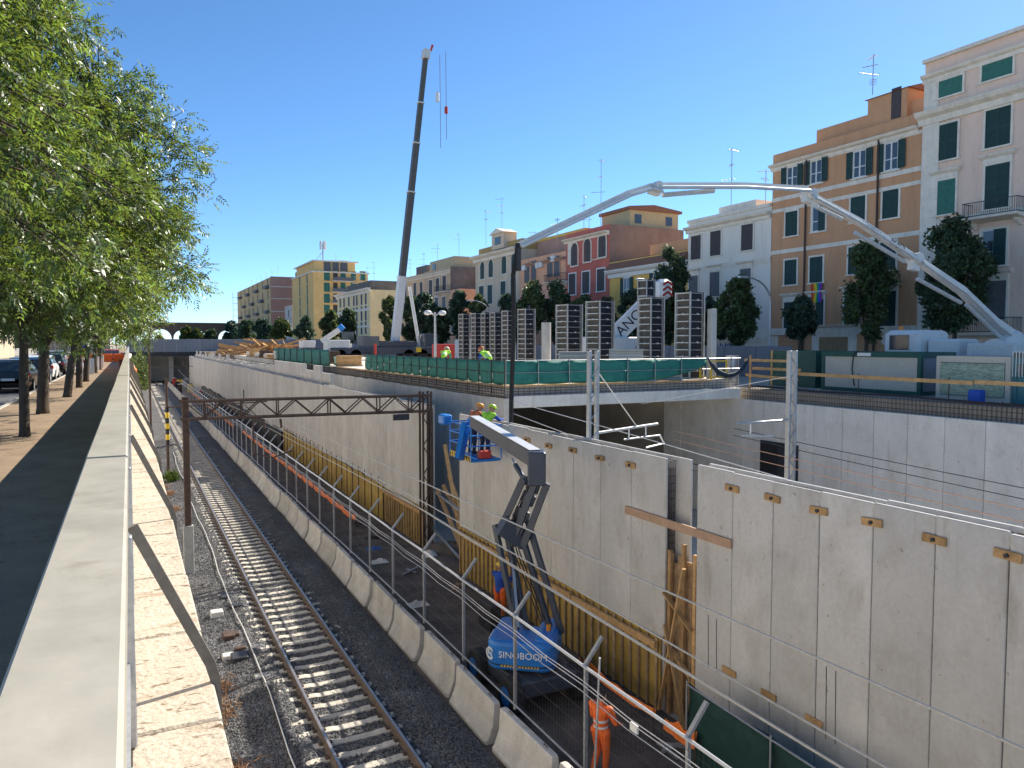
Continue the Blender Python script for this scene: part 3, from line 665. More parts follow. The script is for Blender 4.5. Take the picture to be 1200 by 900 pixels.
# catenary over the track
ct = thing('overhead_line', 'overhead contact and messenger wires running above the track', 'wires', (4.62,20,-1))
WIRE = M('line_wire', (.40,.39,.36), .5, .1, 4, metal=.5)
def wire(name, pts, r=.012, mat=WIRE, par=ct): return MB().tube(pts, r if r > .03 else r*.75, 5).build(name, mat, par)
def sag(a, b, s, n=14): a, b = Vector(a), Vector(b); return [a+(b-a)*(i/n)-Vector((0,0,s*4*(i/n)*(1-i/n))) for i in range(n+1)]
wire('messenger_wire', sag((4.6,30.5,-.85),(4.35,24.2,-.27),.0,3), .013, WIRE); wire('messenger_wire', sag((4.35,24.2,-.27),(4.35,1,-.12),.05), .013, WIRE); wire('messenger_wire', sag((4.6,30.5,-.85),(4.4,84,-.6),.5), .013)
wire('contact_wire', sag((4.6,30.5,-.95),(4.35,11.7,-.57),.0,4), .012); wire('contact_wire', sag((4.35,11.7,-.57),(4.35,1,-.70),.0,4), .012); wire('contact_wire', sag((4.6,30.5,-1.7),(4.36,84,-1.7),.1), .012)
wire('contact_wire', sag((4.75,30.5,-1.2),(4.35,11.7,-.71),.0,4), .012); wire('contact_wire', sag((4.35,11.7,-.71),(4.36,1,-.90),.0,4), .012)
wire('feeder_wire', sag((5.4,30.5,-.9),(4.5,1,-.98),.12), .012)
for y,zt2,zb2 in ((3.55,-.19,-.72),(3.63,-.19,-.72),(4.75,-.22,-.68),(4.85,-.22,-.68)): wire('dropper', [(4.35,y,zt2),(4.36,y,zb2)], .005, DARKST)
for k,(y,z) in enumerate(((33,-2.2),(24,-1.6))):
    wire('insulator', [(4.6+.6*k,30.4-.2*k,-.86),(4.62+.6*k,30.3-.2*k,-1.2)], .05, RUST)
# poles left of the track further on
def pole(x, y, zt, label, arm=True, stripe=False):
    t = thing('line_pole', label, 'pole', (x,y,-6.86)); MB().tube([(x,y,-6.9),(x,y,zt)],.10,8,r1=.08).build('shaft', RUST, t)
    if stripe:
        for i in range(7): MB().tube([(x,y,-4.6+i*.36),(x,y,-4.6+i*.36+.35)],.115,8).build('stripe_band', YEL if i%2 else BLACKP, t)
    if arm:
        MB().tube([(x,y,zt-1.9),(x+6.3,y,zt-1.75)],.045,6).build('arm', RUST, t); MB().tube([(x+4.8,y,zt-1.75),(x+4.8,y,zt-.9)],.04,6).build('arm_post', RUST, t)
        MB().tube([(x+4.8,y,zt-1.9),(x+5.8,y-.4,zt-2.9)],.03,6).build('drop_bracket', RUST, t)
    return t
pole(2.1,54,-.2,'dark line pole with yellow and black bands and a long cantilever arm', True, True)
pole(1.55,74,2.6,'thin tall dark pole left of the track before the bridge', False)
pole(2.6,128,.2,'slim far pole beside the bridge on the track side', True)
pole(1.7,150,.4,'shorter grey far pole left of the tracks near the bridge', False)
def lattice_mast(name, label, x, y, z0, zt, wd=.3):
    t = thing(name, label, 'mast', (x,y,z0)); h = wd/2
    for sx in (-1,1): MB().bbox(x+sx*h-.05,x+sx*h+.05,y-.08,y+.08,z0,zt,.008).build('channel', STEEL, t)
    n = int((zt-z0)/.34)
    for i in range(n):
        z = z0+i*.34; s = 1 if i%2 else -1
        MB().beam((x-s*h,y-.085,z),(x+s*h,y-.085,z+.34),.012,.05,(0,1,0)).build('lacing_bar', STEEL, t)
    return t
m1 = lattice_mast('lattice_mast', 'grey lattice mast with right-hand cantilever behind the middle wall', 13.45, 20.6, -6.87, 1.85)
a = P(722,501,Y=20.6); 
zc = P(760,500,Y=20.6).z
MB().tube([(13.6,20.6,zc-.1),(16.1,20.6,zc+.08)],.045,6).build('cantilever', STEELL, m1)
MB().tube([(13.6,20.6,1.2),(15.2,20.6,zc+.06)],.018,5).build('stay', STEELL, m1)
for dx,dz in ((14.9,-.35),(15.6,-.3)): MB().tube([(dx,20.6,zc),(dx,20.6,zc+dz)],.03,6).build('hanger', STEELL, m1)
MB().tube([(14.7,20.6,zc-.38),(16.2,20.6,zc-.32)],.03,6).build('registration_arm', STEELL, m1)
MB().tube([(16.2,20.6,zc-.32),(16.3,20.5,zc-.6),(15.4,20.3,zc-.66)],.035,6).build('steady_arm', STEELL, m1)
m2 = lattice_mast('lattice_mast', 'grey lattice mast with left-hand cantilever further right in the pit', 19.6, 18.0, -6.87, 1.85, .26)
zc2 = P(880,495,Y=18).z
MB().tube([(19.5,18,zc2),(17.3,18.1,zc2-.02)],.04,6).build('cantilever', STEEL, m2)
MB().tube([(17.9,18.1,zc2),(17.9,18.1,zc2-.4)],.03,6).build('hanger', STEELL, m2); MB().tube([(17.5,18.1,zc2-.42),(18.8,18,zc2-.5)],.025,6).build('registration_arm', STEELL, m2)
MB().tube([(19.5,18,1.0),(17.9,24,-.3)],.012,5).build('stay', STEELL, m2)
pw = thing('pit_wires', 'pair of overhead wires crossing the pit behind the walls', 'wires', (18,20,0))
cop = M('copper_wire',(.42,.25,.17),.5,.1,4,metal=.5)
for px0,py0,px1,py1,x0,x1,mt in ((600,470,1000,584,13.0,14.5,STEELL),(600,484,760,546,12.9,13.3,STEELL)): MB().tube([P(px0,py0,X=x0),P(700,505 if mt is STEELL else 500,X=13.4) if 0 else (P(px0,py0,X=x0)+P(px1,py1,X=x1))/2+Vector((0,0,.02)),P(px1,py1,X=x1)],.014,5).build('wire', mt, pw)
for px0,py0,px1,py1,x0,x1 in ((790,505,1200,597,17.0,16.2),(790,515,1200,612,17.0,16.2)): MB().tube(sag(P(px0,py0,X=x0),P(px1,py1,X=x1),.03),.012,5).build('wire', cop, pw)
for px0,py0,px1,py1,x0,x1 in ((860,502,1200,572,22,21),(860,510,1200,585,22,21)): MB().tube(sag(P(px0,py0,X=x0),P(px1,py1,X=x1),.03),.014,5).build('wire', DARKST, pw)
# ------------------------------------------------------------------ boom lift
LX, LY, G = 8.95, 16.75, -6.86
bl = thing('boom_lift', 'blue articulated boom lift with raised basket in the work lane', 'boom lift', (LX,LY,G))
def rbox(mb, x0,x1,y0,y1,z0,z1,r=.2,n=5,top=.08):     # rounded-plan box
    rings = []
    for z,ins in ((z0,.03),(z0+.05,0),(z1-top,0),(z1-top*.3,top*.35),(z1,top)):
        ring = []
        for cx,cy,a0 in ((x1-r,y1-r,0),(x0+r,y1-r,90),(x0+r,y0+r,180),(x1-r,y0+r,270)):
            for k in range(n+1): a = R(a0+90*k/n); rr2 = max(.01,r-ins); ring.append((cx+rr2*math.cos(a),cy+rr2*math.sin(a),z))
        rings.append(ring)
    mb.loft(rings); return mb
rbox(MB(),LX-.85,LX+.85,LY-1.25,LY+1.2,G+.42,G+.82,.12,4,.05).build('chassis', LIFTG, bl)
for sx in (-1,1):
    for sy in (-.95,.95):
        x = LX+sx*.92; wv = MB(); n = 22; prof = [(-.17,.30),(-.17,.40),(-.12,.45),(.12,.45),(.17,.40),(.17,.30)]
        wv.loft([[(x+dx,LY+sy+r*math.cos(2*math.pi*k/n)*(1+.03*(k%2)),G+.45+r*math.sin(2*math.pi*k/n)*(1+.03*(k%2))) for k in range(n)] for dx,r in prof])
        wh = wv.build('wheel', RUBBER, bl); MB().tube([(x-.175*sx+sx*.02,LY+sy,G+.45),(x+sx*.18,LY+sy,G+.45)],.24,14).build('rim', LIFTB, wh)
# turret: long counterweight body, turned so that it points at the camera
TR = R(-38)
def tl(x, y, z): c, s = math.cos(TR), math.sin(TR); return (LX+x*c-y*s, LY+x*s+y*c, z)
m = rbox(MB(),-.86,.86,-1.0,.3,G+.92,G+1.62,.36,6,.12); m.v = [tl(*v) for v in m.v]; tur = m.build('turret', LIFTB, bl, smooth=False)
m = rbox(MB(),-.84,-.28,-.85,.85,G+.97,G+1.60,.16,5,.1); m.v = [tl(*v) for v in m.v]; m.build('engine_cover', LIFTB, bl)
m = rbox(MB(),.30,.84,-.85,.78,G+.97,G+1.68,.16,5,.12); m.v = [tl(*v) for v in m.v]; m.build('tank_cover', LIFTB, bl)
m = rbox(MB(),-.87,.87,-1.015,.28,G+1.0,G+1.06,.37,6,.01); m.v = [tl(*v) for v in m.v]; m.build('dark_band', BLACKP, tur)
m = MB()
for i in range(26):
    a = -1.0+i*.075
    if -.5 < a < .45: m.add([tl(a,-1.022,G+1.002),tl(a+.04,-1.022,G+1.002),tl(a+.06,-1.022,G+1.058),tl(a+.02,-1.022,G+1.058)],[(0,1,2,3)])
m.build('hazard_stripes', YEL, tur)
MB().tube([tl(0,0,G+.8),tl(0,0,G+1.0)],.5,16).build('slew_ring', DARKST, bl)
MB().tube([tl(.6,-.2,G+1.66),tl(.6,-.2,G+1.83)],.06,8).build('beacon', M('amber',(.7,.25,.02),.3), tur)
def text(body, size, loc, rot, mat, parent, ext=.004, name='lettering', shear=0, align='CENTER'):
    cu = bpy.data.curves.new(name,'FONT'); cu.body = body; cu.size = size; cu.extrude = ext; cu.align_x = align; cu.align_y = 'CENTER'; cu.shear = shear
    cu.resolution_u = 3
    tmp = bpy.data.objects.new('tmp', cu); COL.objects.link(tmp); bpy.context.view_layer.update()
    me = bpy.data.meshes.new_from_object(tmp.evaluated_get(bpy.context.evaluated_depsgraph_get())); bpy.data.objects.remove(tmp); bpy.data.curves.remove(cu)
    me.materials.clear(); me.materials.append(mat); me.name = name
    o = bpy.data.objects.new(name, me); COL.objects.link(o); f = OFF.get(parent.name,(0,0,0)); o.parent = parent
    o.location = Vector(loc)-Vector(f); o.rotation_euler = rot; return o
TW = M('white_lettering',(.8,.8,.8),.5,.03)
text('SINOBOOM', .23, tl(.08,-1.008,G+1.30), (R(90),0,TR), TW, tur, .012)
text('ROUGH TERRAIN', .07, tl(.1,-1.16,G+1.72), (R(90),0,TR), TW, tur, .012) if 0 else None
text('SINOBOOM', .11, tl(-.855,-.3,G+1.5), (R(90),0,TR-R(90)), TW, tur, .012)
# emblem on the left corner
m = MB()
def ring(mb, f, r, w, a0, a1, n=14):
    pts = [f(r*math.cos(R(a0+(a1-a0)*i/n)), r*math.sin(R(a0+(a1-a0)*i/n))) for i in range(n+1)]; mb.tube(pts, w, 5)
a45 = TR-R(45)
def ef(u, v): c = tl(-.765,-.905,G+1.28); return (c[0]+u*math.cos(a45), c[1]+u*math.sin(a45), c[2]+v)
ring(m, ef, .14, .022, 30, 330); ring(m, lambda u,v: ef(u+.01,v+.05), .07, .022, 40, 250); ring(m, lambda u,v: ef(u+.01,v-.06), .07, .022, -140, 90)
m.build('emblem', TW, tur)
# articulated arms (a four-bar riser, then the main boom)
c0 = P(640,742,D=19.2); j1 = P(594,632,D=19.9); box_ = P(629,546,D=19.4)
def para(p, q, w_, h_, mat, name, dx=0):
    s = Vector((math.cos(TR),math.sin(TR),0))*dx; MB().beam(Vector(p)+s,Vector(q)+s,w_,h_,(0,0,1)).build(name, mat, bl)
base1, base2 = P(612,740,D=19.3), P(652,742,D=19.3)
for dx in (-.14,.14):
    para(base1, P(586,615,D=19.9), .10,.16, LIFTG, 'lower_riser', dx)
    para(base2, P(610,602,D=19.8), .10,.15, LIFTG, 'lower_riser', dx)
para(P(607,735,D=19.2), P(600,650,D=19.7), .07,.07, M('chrome',(.35,.35,.36),.35,.05,metal=.6), 'riser_cylinder')
para(P(604,720,D=19.3), P(601,690,D=19.5), .12,.12, LIFTG, 'cylinder_barrel')
jb_ = P(598,618,D=19.8)
MB().beam(jb_+Vector((-.28,0,.1)), jb_+Vector((.36,-.1,-.35)), .42,.5,(0,0,1)).build('knuckle', LIFTG, bl)
for dx in (-.16,.16):
    para(P(590,628,D=19.9), P(622,558,D=19.5), .09,.17, LIFTG, 'upper_riser', dx)
    para(P(606,640,D=19.7), P(634,566,D=19.3), .09,.17, LIFTG, 'upper_riser', dx)
for t in (.2,.45,.7,.9):
    q0 = P(590,628,D=19.9).lerp(P(622,558,D=19.5),t); q1 = P(606,640,D=19.7).lerp(P(634,566,D=19.3),t); MB().beam(q0,q1,.08,.3).build('cross_plate', LIFTG, bl)
bx = Vector(box_); dv = Vector((bx.x, bx.y, 0)).normalized()
bo = MB(); bo.bbox(-.23,.23,-.32,.32,-.47,.40,.03); 
ang = math.atan2(dv.y,dv.x)-math.pi/2
bo.v = [(bx.x+v[0]*math.cos(ang)-v[1]*math.sin(ang), bx.y+v[0]*math.sin(ang)+v[1]*math.cos(ang), bx.z+v[2]) for v in bo.v]; bo.build('boom_hinge_box', LIFTG, bl)
bA = P(627,537,D=19.3); bB = P(556,494,D=24.2)
MB().tbeam(bA,bB,.34,.40,.30,.34).build('main_boom', LIFTG, bl)
up = Vector((0,0,.2)); MB().beam(bA+Vector((0,0,.215)),bB+Vector((0,0,.185)),.30,.012).build('boom_top_plate', STEELL, bl)
MB().tube([P(617,566,D=19.4),P(604,545,D=20.2)],.07,8).build('lift_cylinder', LIFTG, bl); MB().tube([P(607,550,D=20.1),P(600,538,D=20.8)],.04,8).build('cylinder_rod', STEELL, bl)
# basket
bkc = Vector((10.35,23.3,0)); bz0 = P(560,536,D=25.2).z
bk_ = MB()
x0,x1,y0,y1 = 9.85,10.95,22.3,24.1
MB().bbox(x0,x1,y0,y1,bz0-.08,bz0,.02).build('basket_floor', LIFTB, bl)
for z in (.45,.8,1.12): MB().tube([(x0,y0,bz0+z),(x1,y0,bz0+z),(x1,y1,bz0+z),(x0,y1,bz0+z),(x0,y0,bz0+z)],.025,6).build('basket_rail', LIFTB, bl)
for x,y in ((x0,y0),(x1,y0),(x1,y1),(x0,y1),(x0,23.2),(x1,23.2)): MB().tube([(x,y,bz0),(x,y,bz0+1.12)],.025,6).build('basket_post', LIFTB, bl)
MB().box(x0-.012,x0,y0,y1,bz0-.06,bz0+.12).build('toe_board', YEL, bl)
hz = MB()
for i in range(9): y = y0+.05+i*.2; hz.add([(x0-.016,y,bz0-.05),(x0-.016,y+.09,bz0-.05),(x0-.016,y+.15,bz0+.11),(x0-.016,y+.06,bz0+.11)],[(3,2,1,0)])
hz.build('hazard_stripes', BLACKP, bl)
MB().beam(P(546,496,D=25.0),P(538,538,D=24.6),.16,.34).build('jib_plate', LIFTB, bl)
MB().beam(P(551,490,D=25.0),P(541,536,D=24.9),.12,.12).build('jib_arm', LIFTB, bl)
MB().bbox(9.6,9.95,24.1,24.6,bz0+1.0,bz0+1.35,.05).build('control_box', LIFTB, bl)
MB().bbox(10.2,10.6,22.32,22.6,bz0+.02,bz0+.28,.02).build('red_crate', RED, bl)

# hydraulic hoses along the arms
for k,dx in enumerate((-.05,.02,.08)):
    pts = [Vector(p_)+Vector((dx,0,.1+.03*k)) for p_ in (P(636,735,D=19.1),P(606,655,D=19.6),P(597,625,D=19.7),P(612,590,D=19.6),P(628,560,D=19.3),P(618,533,D=19.9),P(590,512,D=21.8),P(558,494,D=24.2))]
    MB().tube(pts,.018,5).build('hydraulic_hose', BLACKP, bl)
# ------------------------------------------------------------------ people
def person(label, loc, rz, pose, top, legs, hat=None, vest=None, group=None, boots=DARKST, arms=None, hair=True):
    t = thing('person', label, 'person', loc, group, world=False, rz=rz)
    J = dict(pel=(0,0,.95), wai=(0,0,1.08), che=(0,.0,1.32), nec=(0,0,1.48), hed=(0,.02,1.64),
        sl=(-.19,0,1.42), sr=(.19,0,1.42), el=(-.25,.0,1.13), er=(.25,0,1.13), wl=(-.25,.1,.88), wr=(.25,.1,.88),
        hl=(-.10,0,.92), hr=(.10,0,.92), kl=(-.11,.03,.50), kr=(.11,.03,.50), al=(-.12,-.02,.09), ar=(.12,-.02,.09), tl=(-.13,.15,.04), tr=(.13,.15,.04))
    J.update(pose); J = {k: Vector(v) for k,v in J.items()}
    caps = []  # a, b, ra, rb, region
    def c(a, b, ra, rb, reg): caps.append((Vector(a) if not isinstance(a,str) else J[a], Vector(b) if not isinstance(b,str) else J[b], ra, rb, reg))
    c('pel','wai',.145,.14,'top'); c('wai','che',.14,.165,'top'); c('che','nec',.15,.075,'top')
    for s in 'lr':
        c('che','s'+s,.12,.085,'top'); c('s'+s,'e'+s,.072,.055,'arm'); c('e'+s,'w'+s,.052,.036,'arm2')
        c('pel','h'+s,.13,.115,'leg'); c('h'+s,'k'+s,.11,.072,'leg'); c('k'+s,'a'+s,.07,.052,'leg'); c('a'+s,'t'+s,.055,.045,'boot')
        d = (J['w'+s]-J['e'+s]).normalized(); side = d.cross(Vector((0,0,1)))
        if side.length < .1: side = Vector((1,0,0))
        side.normalize(); nrm = side.cross(d); w_ = J['w'+s]; k = 1 if s=='r' else -1
        for q in (-.025,0,.025): c(w_, w_+d*.085+side*q, .026, .02, 'skin')
        for q,L in ((-.036,.065),(-.012,.08),(.012,.085),(.036,.07)):
            b0 = w_+d*.085+side*q; b1 = b0+d*L*.55; c(b0,b1,.011,.010,'skin'); c(b1,b1+d*L*.35-nrm*.02,.010,.009,'skin')
        b0 = w_+d*.03+side*.035*k; c(b0,b0+d*.05+side*.04*k,.013,.011,'skin')
    c('nec','hed',.058,.06,'skin')
    hd = J['hed']; fw = (hd-J['nec']); face = Vector((0,1,0)); upv = Vector((0,0,1))
    if 'look' in J: face = (J['look']).normalized(); upv = (Vector((0,0,1))-face*face.z).normalized()
    sd_ = face.cross(upv)
    c(hd+upv*.03-face*.02,hd+upv*.05+face*.015,.098,.095,'skin'); c(hd-upv*.06+face*.03,hd+upv*.02+face*.02,.066,.08,'skin')
    c(hd+face*.105+upv*.02,hd+face*.122-upv*.015,.012,.017,'skin')
    for k in (-1,1): c(hd+sd_*.098*k+upv*.02,hd+sd_*.1*k-upv*.02,.018,.014,'skin')
    m = MB()
    for a,b,ra,rb,_ in caps:
        d = b-a; L = d.length; d = d.normalized() if L > 1e-6 else Vector((0,0,1))
        pts = [a-d*ra*.98,a-d*ra*.7,a,b,b+d*rb*.7,b+d*rb*.98]; m.tube(pts,[ra*.2,ra*.71,ra,rb,rb*.71,rb*.2],12)
    me = m.mesh('tmp', None); ob = bpy.data.objects.new('tmp', me); COL.objects.link(ob)
    md = ob.modifiers.new('r','REMESH'); md.mode='VOXEL'; md.voxel_size=.0135; md.use_smooth_shade=True
    sm = ob.modifiers.new('s','SMOOTH'); sm.factor=.5; sm.iterations=2
    bpy.context.view_layer.update(); me2 = bpy.data.meshes.new_from_object(ob.evaluated_get(bpy.context.evaluated_depsgraph_get())); bpy.data.objects.remove(ob)
    me2.name = 'body'; me2.materials.clear()
    mats = [SKIN, top, legs, boots, vest or top, REFL, arms or top, HAIR]
    for x in mats: me2.materials.append(x)
    n = len(me2.polygons); cen = np.zeros(n*3); me2.polygons.foreach_get('center', cen); cen = cen.reshape(-1,3)
    best = np.full(n,1e9); reg = np.zeros(n,int); par = np.zeros(n); regs = {'skin':0,'top':1,'leg':2,'boot':3,'arm':6,'arm2':6}
    for a,b,ra,rb,rg in caps:
        a_, b_ = np.array(a), np.array(b); d = b_-a_; tt = np.clip(((cen-a_)@d)/max(d@d,1e-9),0,1); dist = np.linalg.norm(cen-(a_+tt[:,None]*d),axis=1)-(ra+(rb-ra)*tt)
        k = dist < best; best[k] = dist[k]; reg[k] = regs[rg]; par[k] = tt[k]
    if vest:
        reg[reg==1] = 4
        ax = np.array(J['nec']-J['pel']); hgt = ((cen-np.array(J['pel']))@ax)/(ax@ax); k = (reg==4)&(((hgt>.12)&(hgt<.21))|((hgt>.36)&(hgt<.45))); reg[k] = 5
    if hair and hat is None:
        rel = cen-np.array(hd); k = (reg==0)&((rel@np.array(upv)>.055)|((rel@np.array(face)<-.02)&(rel@np.array(upv)>-.05)))&(np.linalg.norm(rel,axis=1)<.2); reg[k] = 7
    me2.polygons.foreach_set('material_index', reg.astype(np.int32)); me2.polygons.foreach_set('use_smooth',[True]*n)
    b = bpy.data.objects.new('body', me2); COL.objects.link(b); b.parent = t
    if hat is not None:
        h = MB(); rings = []
        for ang_,rr_ in ((0,1.0),(20,.99),(40,.93),(60,.76),(75,.48),(88,.1)):
            z = .115*math.sin(R(ang_)); r_ = .125*rr_*1.0
            rings.append([hd+upv*(.055+z)+(face*math.cos(q)*1.12+sd_*math.sin(q))*r_ for q in [2*math.pi*i/14 for i in range(14)]])
        h.loft(rings); br = []
        for z,r_ in ((.05,.145),(.062,.145)): br.append([hd+upv*z+face*.02+(face*math.cos(q)*1.15+sd_*math.sin(q))*r_ for q in [2*math.pi*i/14 for i in range(14)]])
        h.loft(br); h.build('helmet', hat, t, smooth=False)
        for e in (-1,1): pass
    t.scale = (1.1,1.1,1.03)
    ey = MB()
    for e in (-1,1): ey.sphere(hd+face*.096+sd_*.035*e+upv*.025,.012,.012,.009,6,4)
    ey.build('eyes', HAIR, t)
    return t
# worker with black hair, back towards the camera
person('worker in orange hi-vis jacket and trousers seen from behind at the fence', (8.5,12.65,-6.86), R(-70),
    dict(wl=(-.2,.3,1.0), el=(-.26,.1,1.12), wr=(.22,.32,1.02), er=(.27,.1,1.13), kl=(-.1,.06,.5), al=(-.1,-.12,.09), tl=(-.11,.06,.04)), ORANGE, ORANGE, None, ORANGE)
person('worker in blue shirt, orange trousers and yellow helmet at the formwork', (10.55,21.6,-6.86), R(-60),
    dict(wl=(-.18,.42,1.45), el=(-.26,.2,1.30), wr=(.18,.42,1.3), er=(.26,.2,1.2), look=(0,1,-.2)), BLUEC, ORANGE, YELH, None)
wz = bz0
person('worker in lime vest and lime helmet leaning out of the lift basket', (10.55,22.75,wz), R(-65),
    dict(che=(0,.16,1.30), nec=(0,.26,1.42), hed=(0,.34,1.54), sl=(-.19,.2,1.38), sr=(.19,.2,1.38), el=(-.24,.42,1.2), wl=(-.18,.66,1.22), er=(.24,.42,1.2), wr=(.18,.66,1.2), look=(0,1,-.5)), BLUEC, NAVY, M('helmet_lime',(.55,.8,.05),.35), LIMEV)
person('worker in orange vest and orange helmet at the back of the lift basket', (10.45,23.55,wz), R(-80),
    dict(che=(0,.1,1.30), nec=(0,.2,1.42), hed=(0,.27,1.54), sl=(-.19,.14,1.38), sr=(.19,.14,1.38), wl=(-.2,.5,1.1), el=(-.24,.3,1.16), wr=(.2,.5,1.1), er=(.24,.3,1.16), look=(0,1,-.4)), NAVY, NAVY, M('helmet_orange',(.8,.35,.05),.35), M('vest_rust',(.55,.16,.06),.7))
p1 = P(520,424,D=42); p2 = P(573,424,D=37)
person('worker in lime and green vest bending on the deck, left of the pair', (p1.x,p1.y,.30), R(-40),
    dict(che=(0,.25,1.2), nec=(0,.4,1.3), hed=(0,.5,1.38), sl=(-.19,.3,1.26), sr=(.19,.3,1.26), el=(-.22,.45,1.0), wl=(-.2,.5,.75), er=(.22,.45,1.0), wr=(.2,.5,.75), look=(0,.8,-.6)), M('green_shirt',(.03,.25,.16),.8), NAVY, OFFW, LIMEV)
person('worker in lime vest and red helmet bending on the deck, right of the pair', (p2.x,p2.y,.30), R(20),
    dict(che=(0,.22,1.22), nec=(0,.36,1.33), hed=(0,.45,1.42), sl=(-.19,.27,1.28), sr=(.19,.27,1.28), el=(-.22,.4,1.02), wl=(-.2,.42,.78), er=(.22,.4,1.02), wr=(.2,.42,.78), look=(0,.8,-.6)), BLUEC, NAVY, M('helmet_red',(.65,.14,.05),.35), LIMEV)
# ------------------------------------------------------------------ buildings across the site
SHG = M('green_shutter', (.018,.055,.05), .6, .2, 3); SHT = M('teal_shutter', (.04,.17,.13), .6, .2, 3); SHB = M('brown_shutter', (.075,.062,.062), .65, .2, 3); SHGR = M('grey_shutter', (.13,.135,.145), .65, .2, 3)
TILE = M('roof_tile', (.28,.13,.08), .9, .3, 6, .4, 20)
_wc = {}
def leafmb(m, y0, y1, z0, z1, x):
    m.box(x,x+.02,y0,y1,z0,z1)
    for a,b in ((y0,y0+.07),(y1-.07,y1)): m.box(x-.022,x-.002,a,b,z0,z1)
    zs_ = [z0,(z0+z1)/2-.04,z1-.08]
    for z in zs_: m.box(x-.021,x-.002,y0+.07,y1-.07,z,z+.08)
    z = z0+.1
    while z < z1-.1:
        if abs(z-(z0+z1)/2) > .08: m.add([(x-.016,y0+.07,z),(x-.016,y1-.07,z),(x-.002,y1-.07,z+.055),(x-.002,y0+.07,z+.055)],[(0,1,2,3)])
        z += .085
def arch_pts(w, h, n=10):
    r = w/2; pts = [(-r,-h/2),(r,-h/2)]
    for i in range(n+1): a = math.pi*i/n; pts.append((r*math.cos(a),h/2-r+r*math.sin(a)))
    return pts
def win_meshes(w, h, style, trim, shut, ped):
    key = (round(w,2),round(h,2),style,trim.name,shut.name,ped)
    if key in _wc: return _wc[key]
    parts = []; m = MB(); t = .15; y0,y1,z0,z1 = -w/2,w/2,-h/2,h/2
    if style == 'arch':
        o_ = arch_pts(w+.34,h+.34); i_ = arch_pts(w,h); n = len(o_)
        m.add([(-.09,y,z) for y,z in o_]+[(-.09,y,z) for y,z in i_]+[(0,y,z) for y,z in o_]+[(0,y,z) for y,z in i_],
            [(k,(k+1)%n,n+(k+1)%n,n+k) for k in range(n)]+[(2*n+k,2*n+(k+1)%n,(k+1)%n,k) for k in range(n)]+[(n+k,n+(k+1)%n,3*n+(k+1)%n,3*n+k) for k in range(n)])
        parts.append(('frame', m.mesh('window', trim)))
        g = MB(); g.add([(-.02,y,z) for y,z in i_],[tuple(range(len(i_)))]); parts.append(('pane', g.mesh('pane', shut if shut is not SHG else SHG)))
        s = MB(); s.box(-.05,-.022,-.03,.03,z0,z1-.02); s.box(-.05,-.022,y0,y1,z1-w/2-.03,z1-w/2+.03); parts.append(('sash', s.mesh('sash', SHB)))
        _wc[key] = parts; return parts
    m.box(-.09,0,y0-t,y0,z0-.02,z1+t); m.box(-.09,0,y1,y1+t,z0-.02,z1+t); m.box(-.09,0,y0,y1,z1,z1+t)
    m.box(-.16,0,y0-t-.08,y1+t+.08,z0-.14,z0-.02)
    if ped: m.box(-.12,0,y0-t,y1+t,z1+t,z1+t+.3); m.prism([(-.3,z1+t+.46),(-.34,z1+t+.52),(-.34,z1+t+.58),(0,z1+t+.62),(0,z1+t+.3),(-.1,z1+t+.3)],'y',y0-t-.2,y1+t+.2)
    parts.append(('frame', m.mesh('window', trim)))
    if style == 'closed':
        for a,b in ((y0,-.008),(.008,y1)): s = MB(); leafmb(s,a,b,z0,z1,-.045); parts.append(('shutter', s.mesh('shutter', shut)))
    elif style == 'blind':
        s = MB(); s.box(-.03,-.012,y0,y1,z0,z1); z = z0
        while z < z1-.03: s.box(-.037,-.0305,y0,y1,z,z+.05); z += .075
        parts.append(('roller_blind', s.mesh('roller_blind', shut)))
    else:
        g = MB(); g.box(-.014,-.004,y0,y1,z0,z1); parts.append(('pane', g.mesh('pane', GLASS)))
        s = MB()
        for a,b in ((y0,y0+.07),(-.06,.06),(y1-.07,y1)): s.box(-.05,-.016,a,b,z0,z1)
        for z in (z0,z0+h*.38,z1-.08): s.box(-.048,-.0162,y0,y1,z,z+.07)
        parts.append(('sash', s.mesh('sash', WHITE)))
        if style == 'open':
            for a,b in ((y0-w*.5-.04,y0-.04),(y1+.04,y1+w*.5+.04)): s = MB(); leafmb(s,a,b,z0,z1,-.13); parts.append(('shutter', s.mesh('shutter', shut)))
        if style == 'half':
            s = MB(); leafmb(s,y0+.0,-.01,z0,z1,-.12); parts.append(('shutter', s.mesh('shutter', shut)))
    _wc[key] = parts; return parts
def window(b, px, py, w=1.2, h=2.2, style='closed', trim=OFFW, shut=SHG, X=52, ped=False, Y=None, pos=None):
    p = pos if pos is not None else (P(px,py,X=X) if Y is None else P(px,py,Y=Y)); rz = 0 if Y is None else R(90)
    ps = win_meshes(w,h,style,trim,shut,ped); f = None
    for nm,me in ps:
        if f is None: f = inst('window', me, b, p, rz)
        else: c = bpy.data.objects.new(nm, me); COL.objects.link(c); c.parent = f
    return f
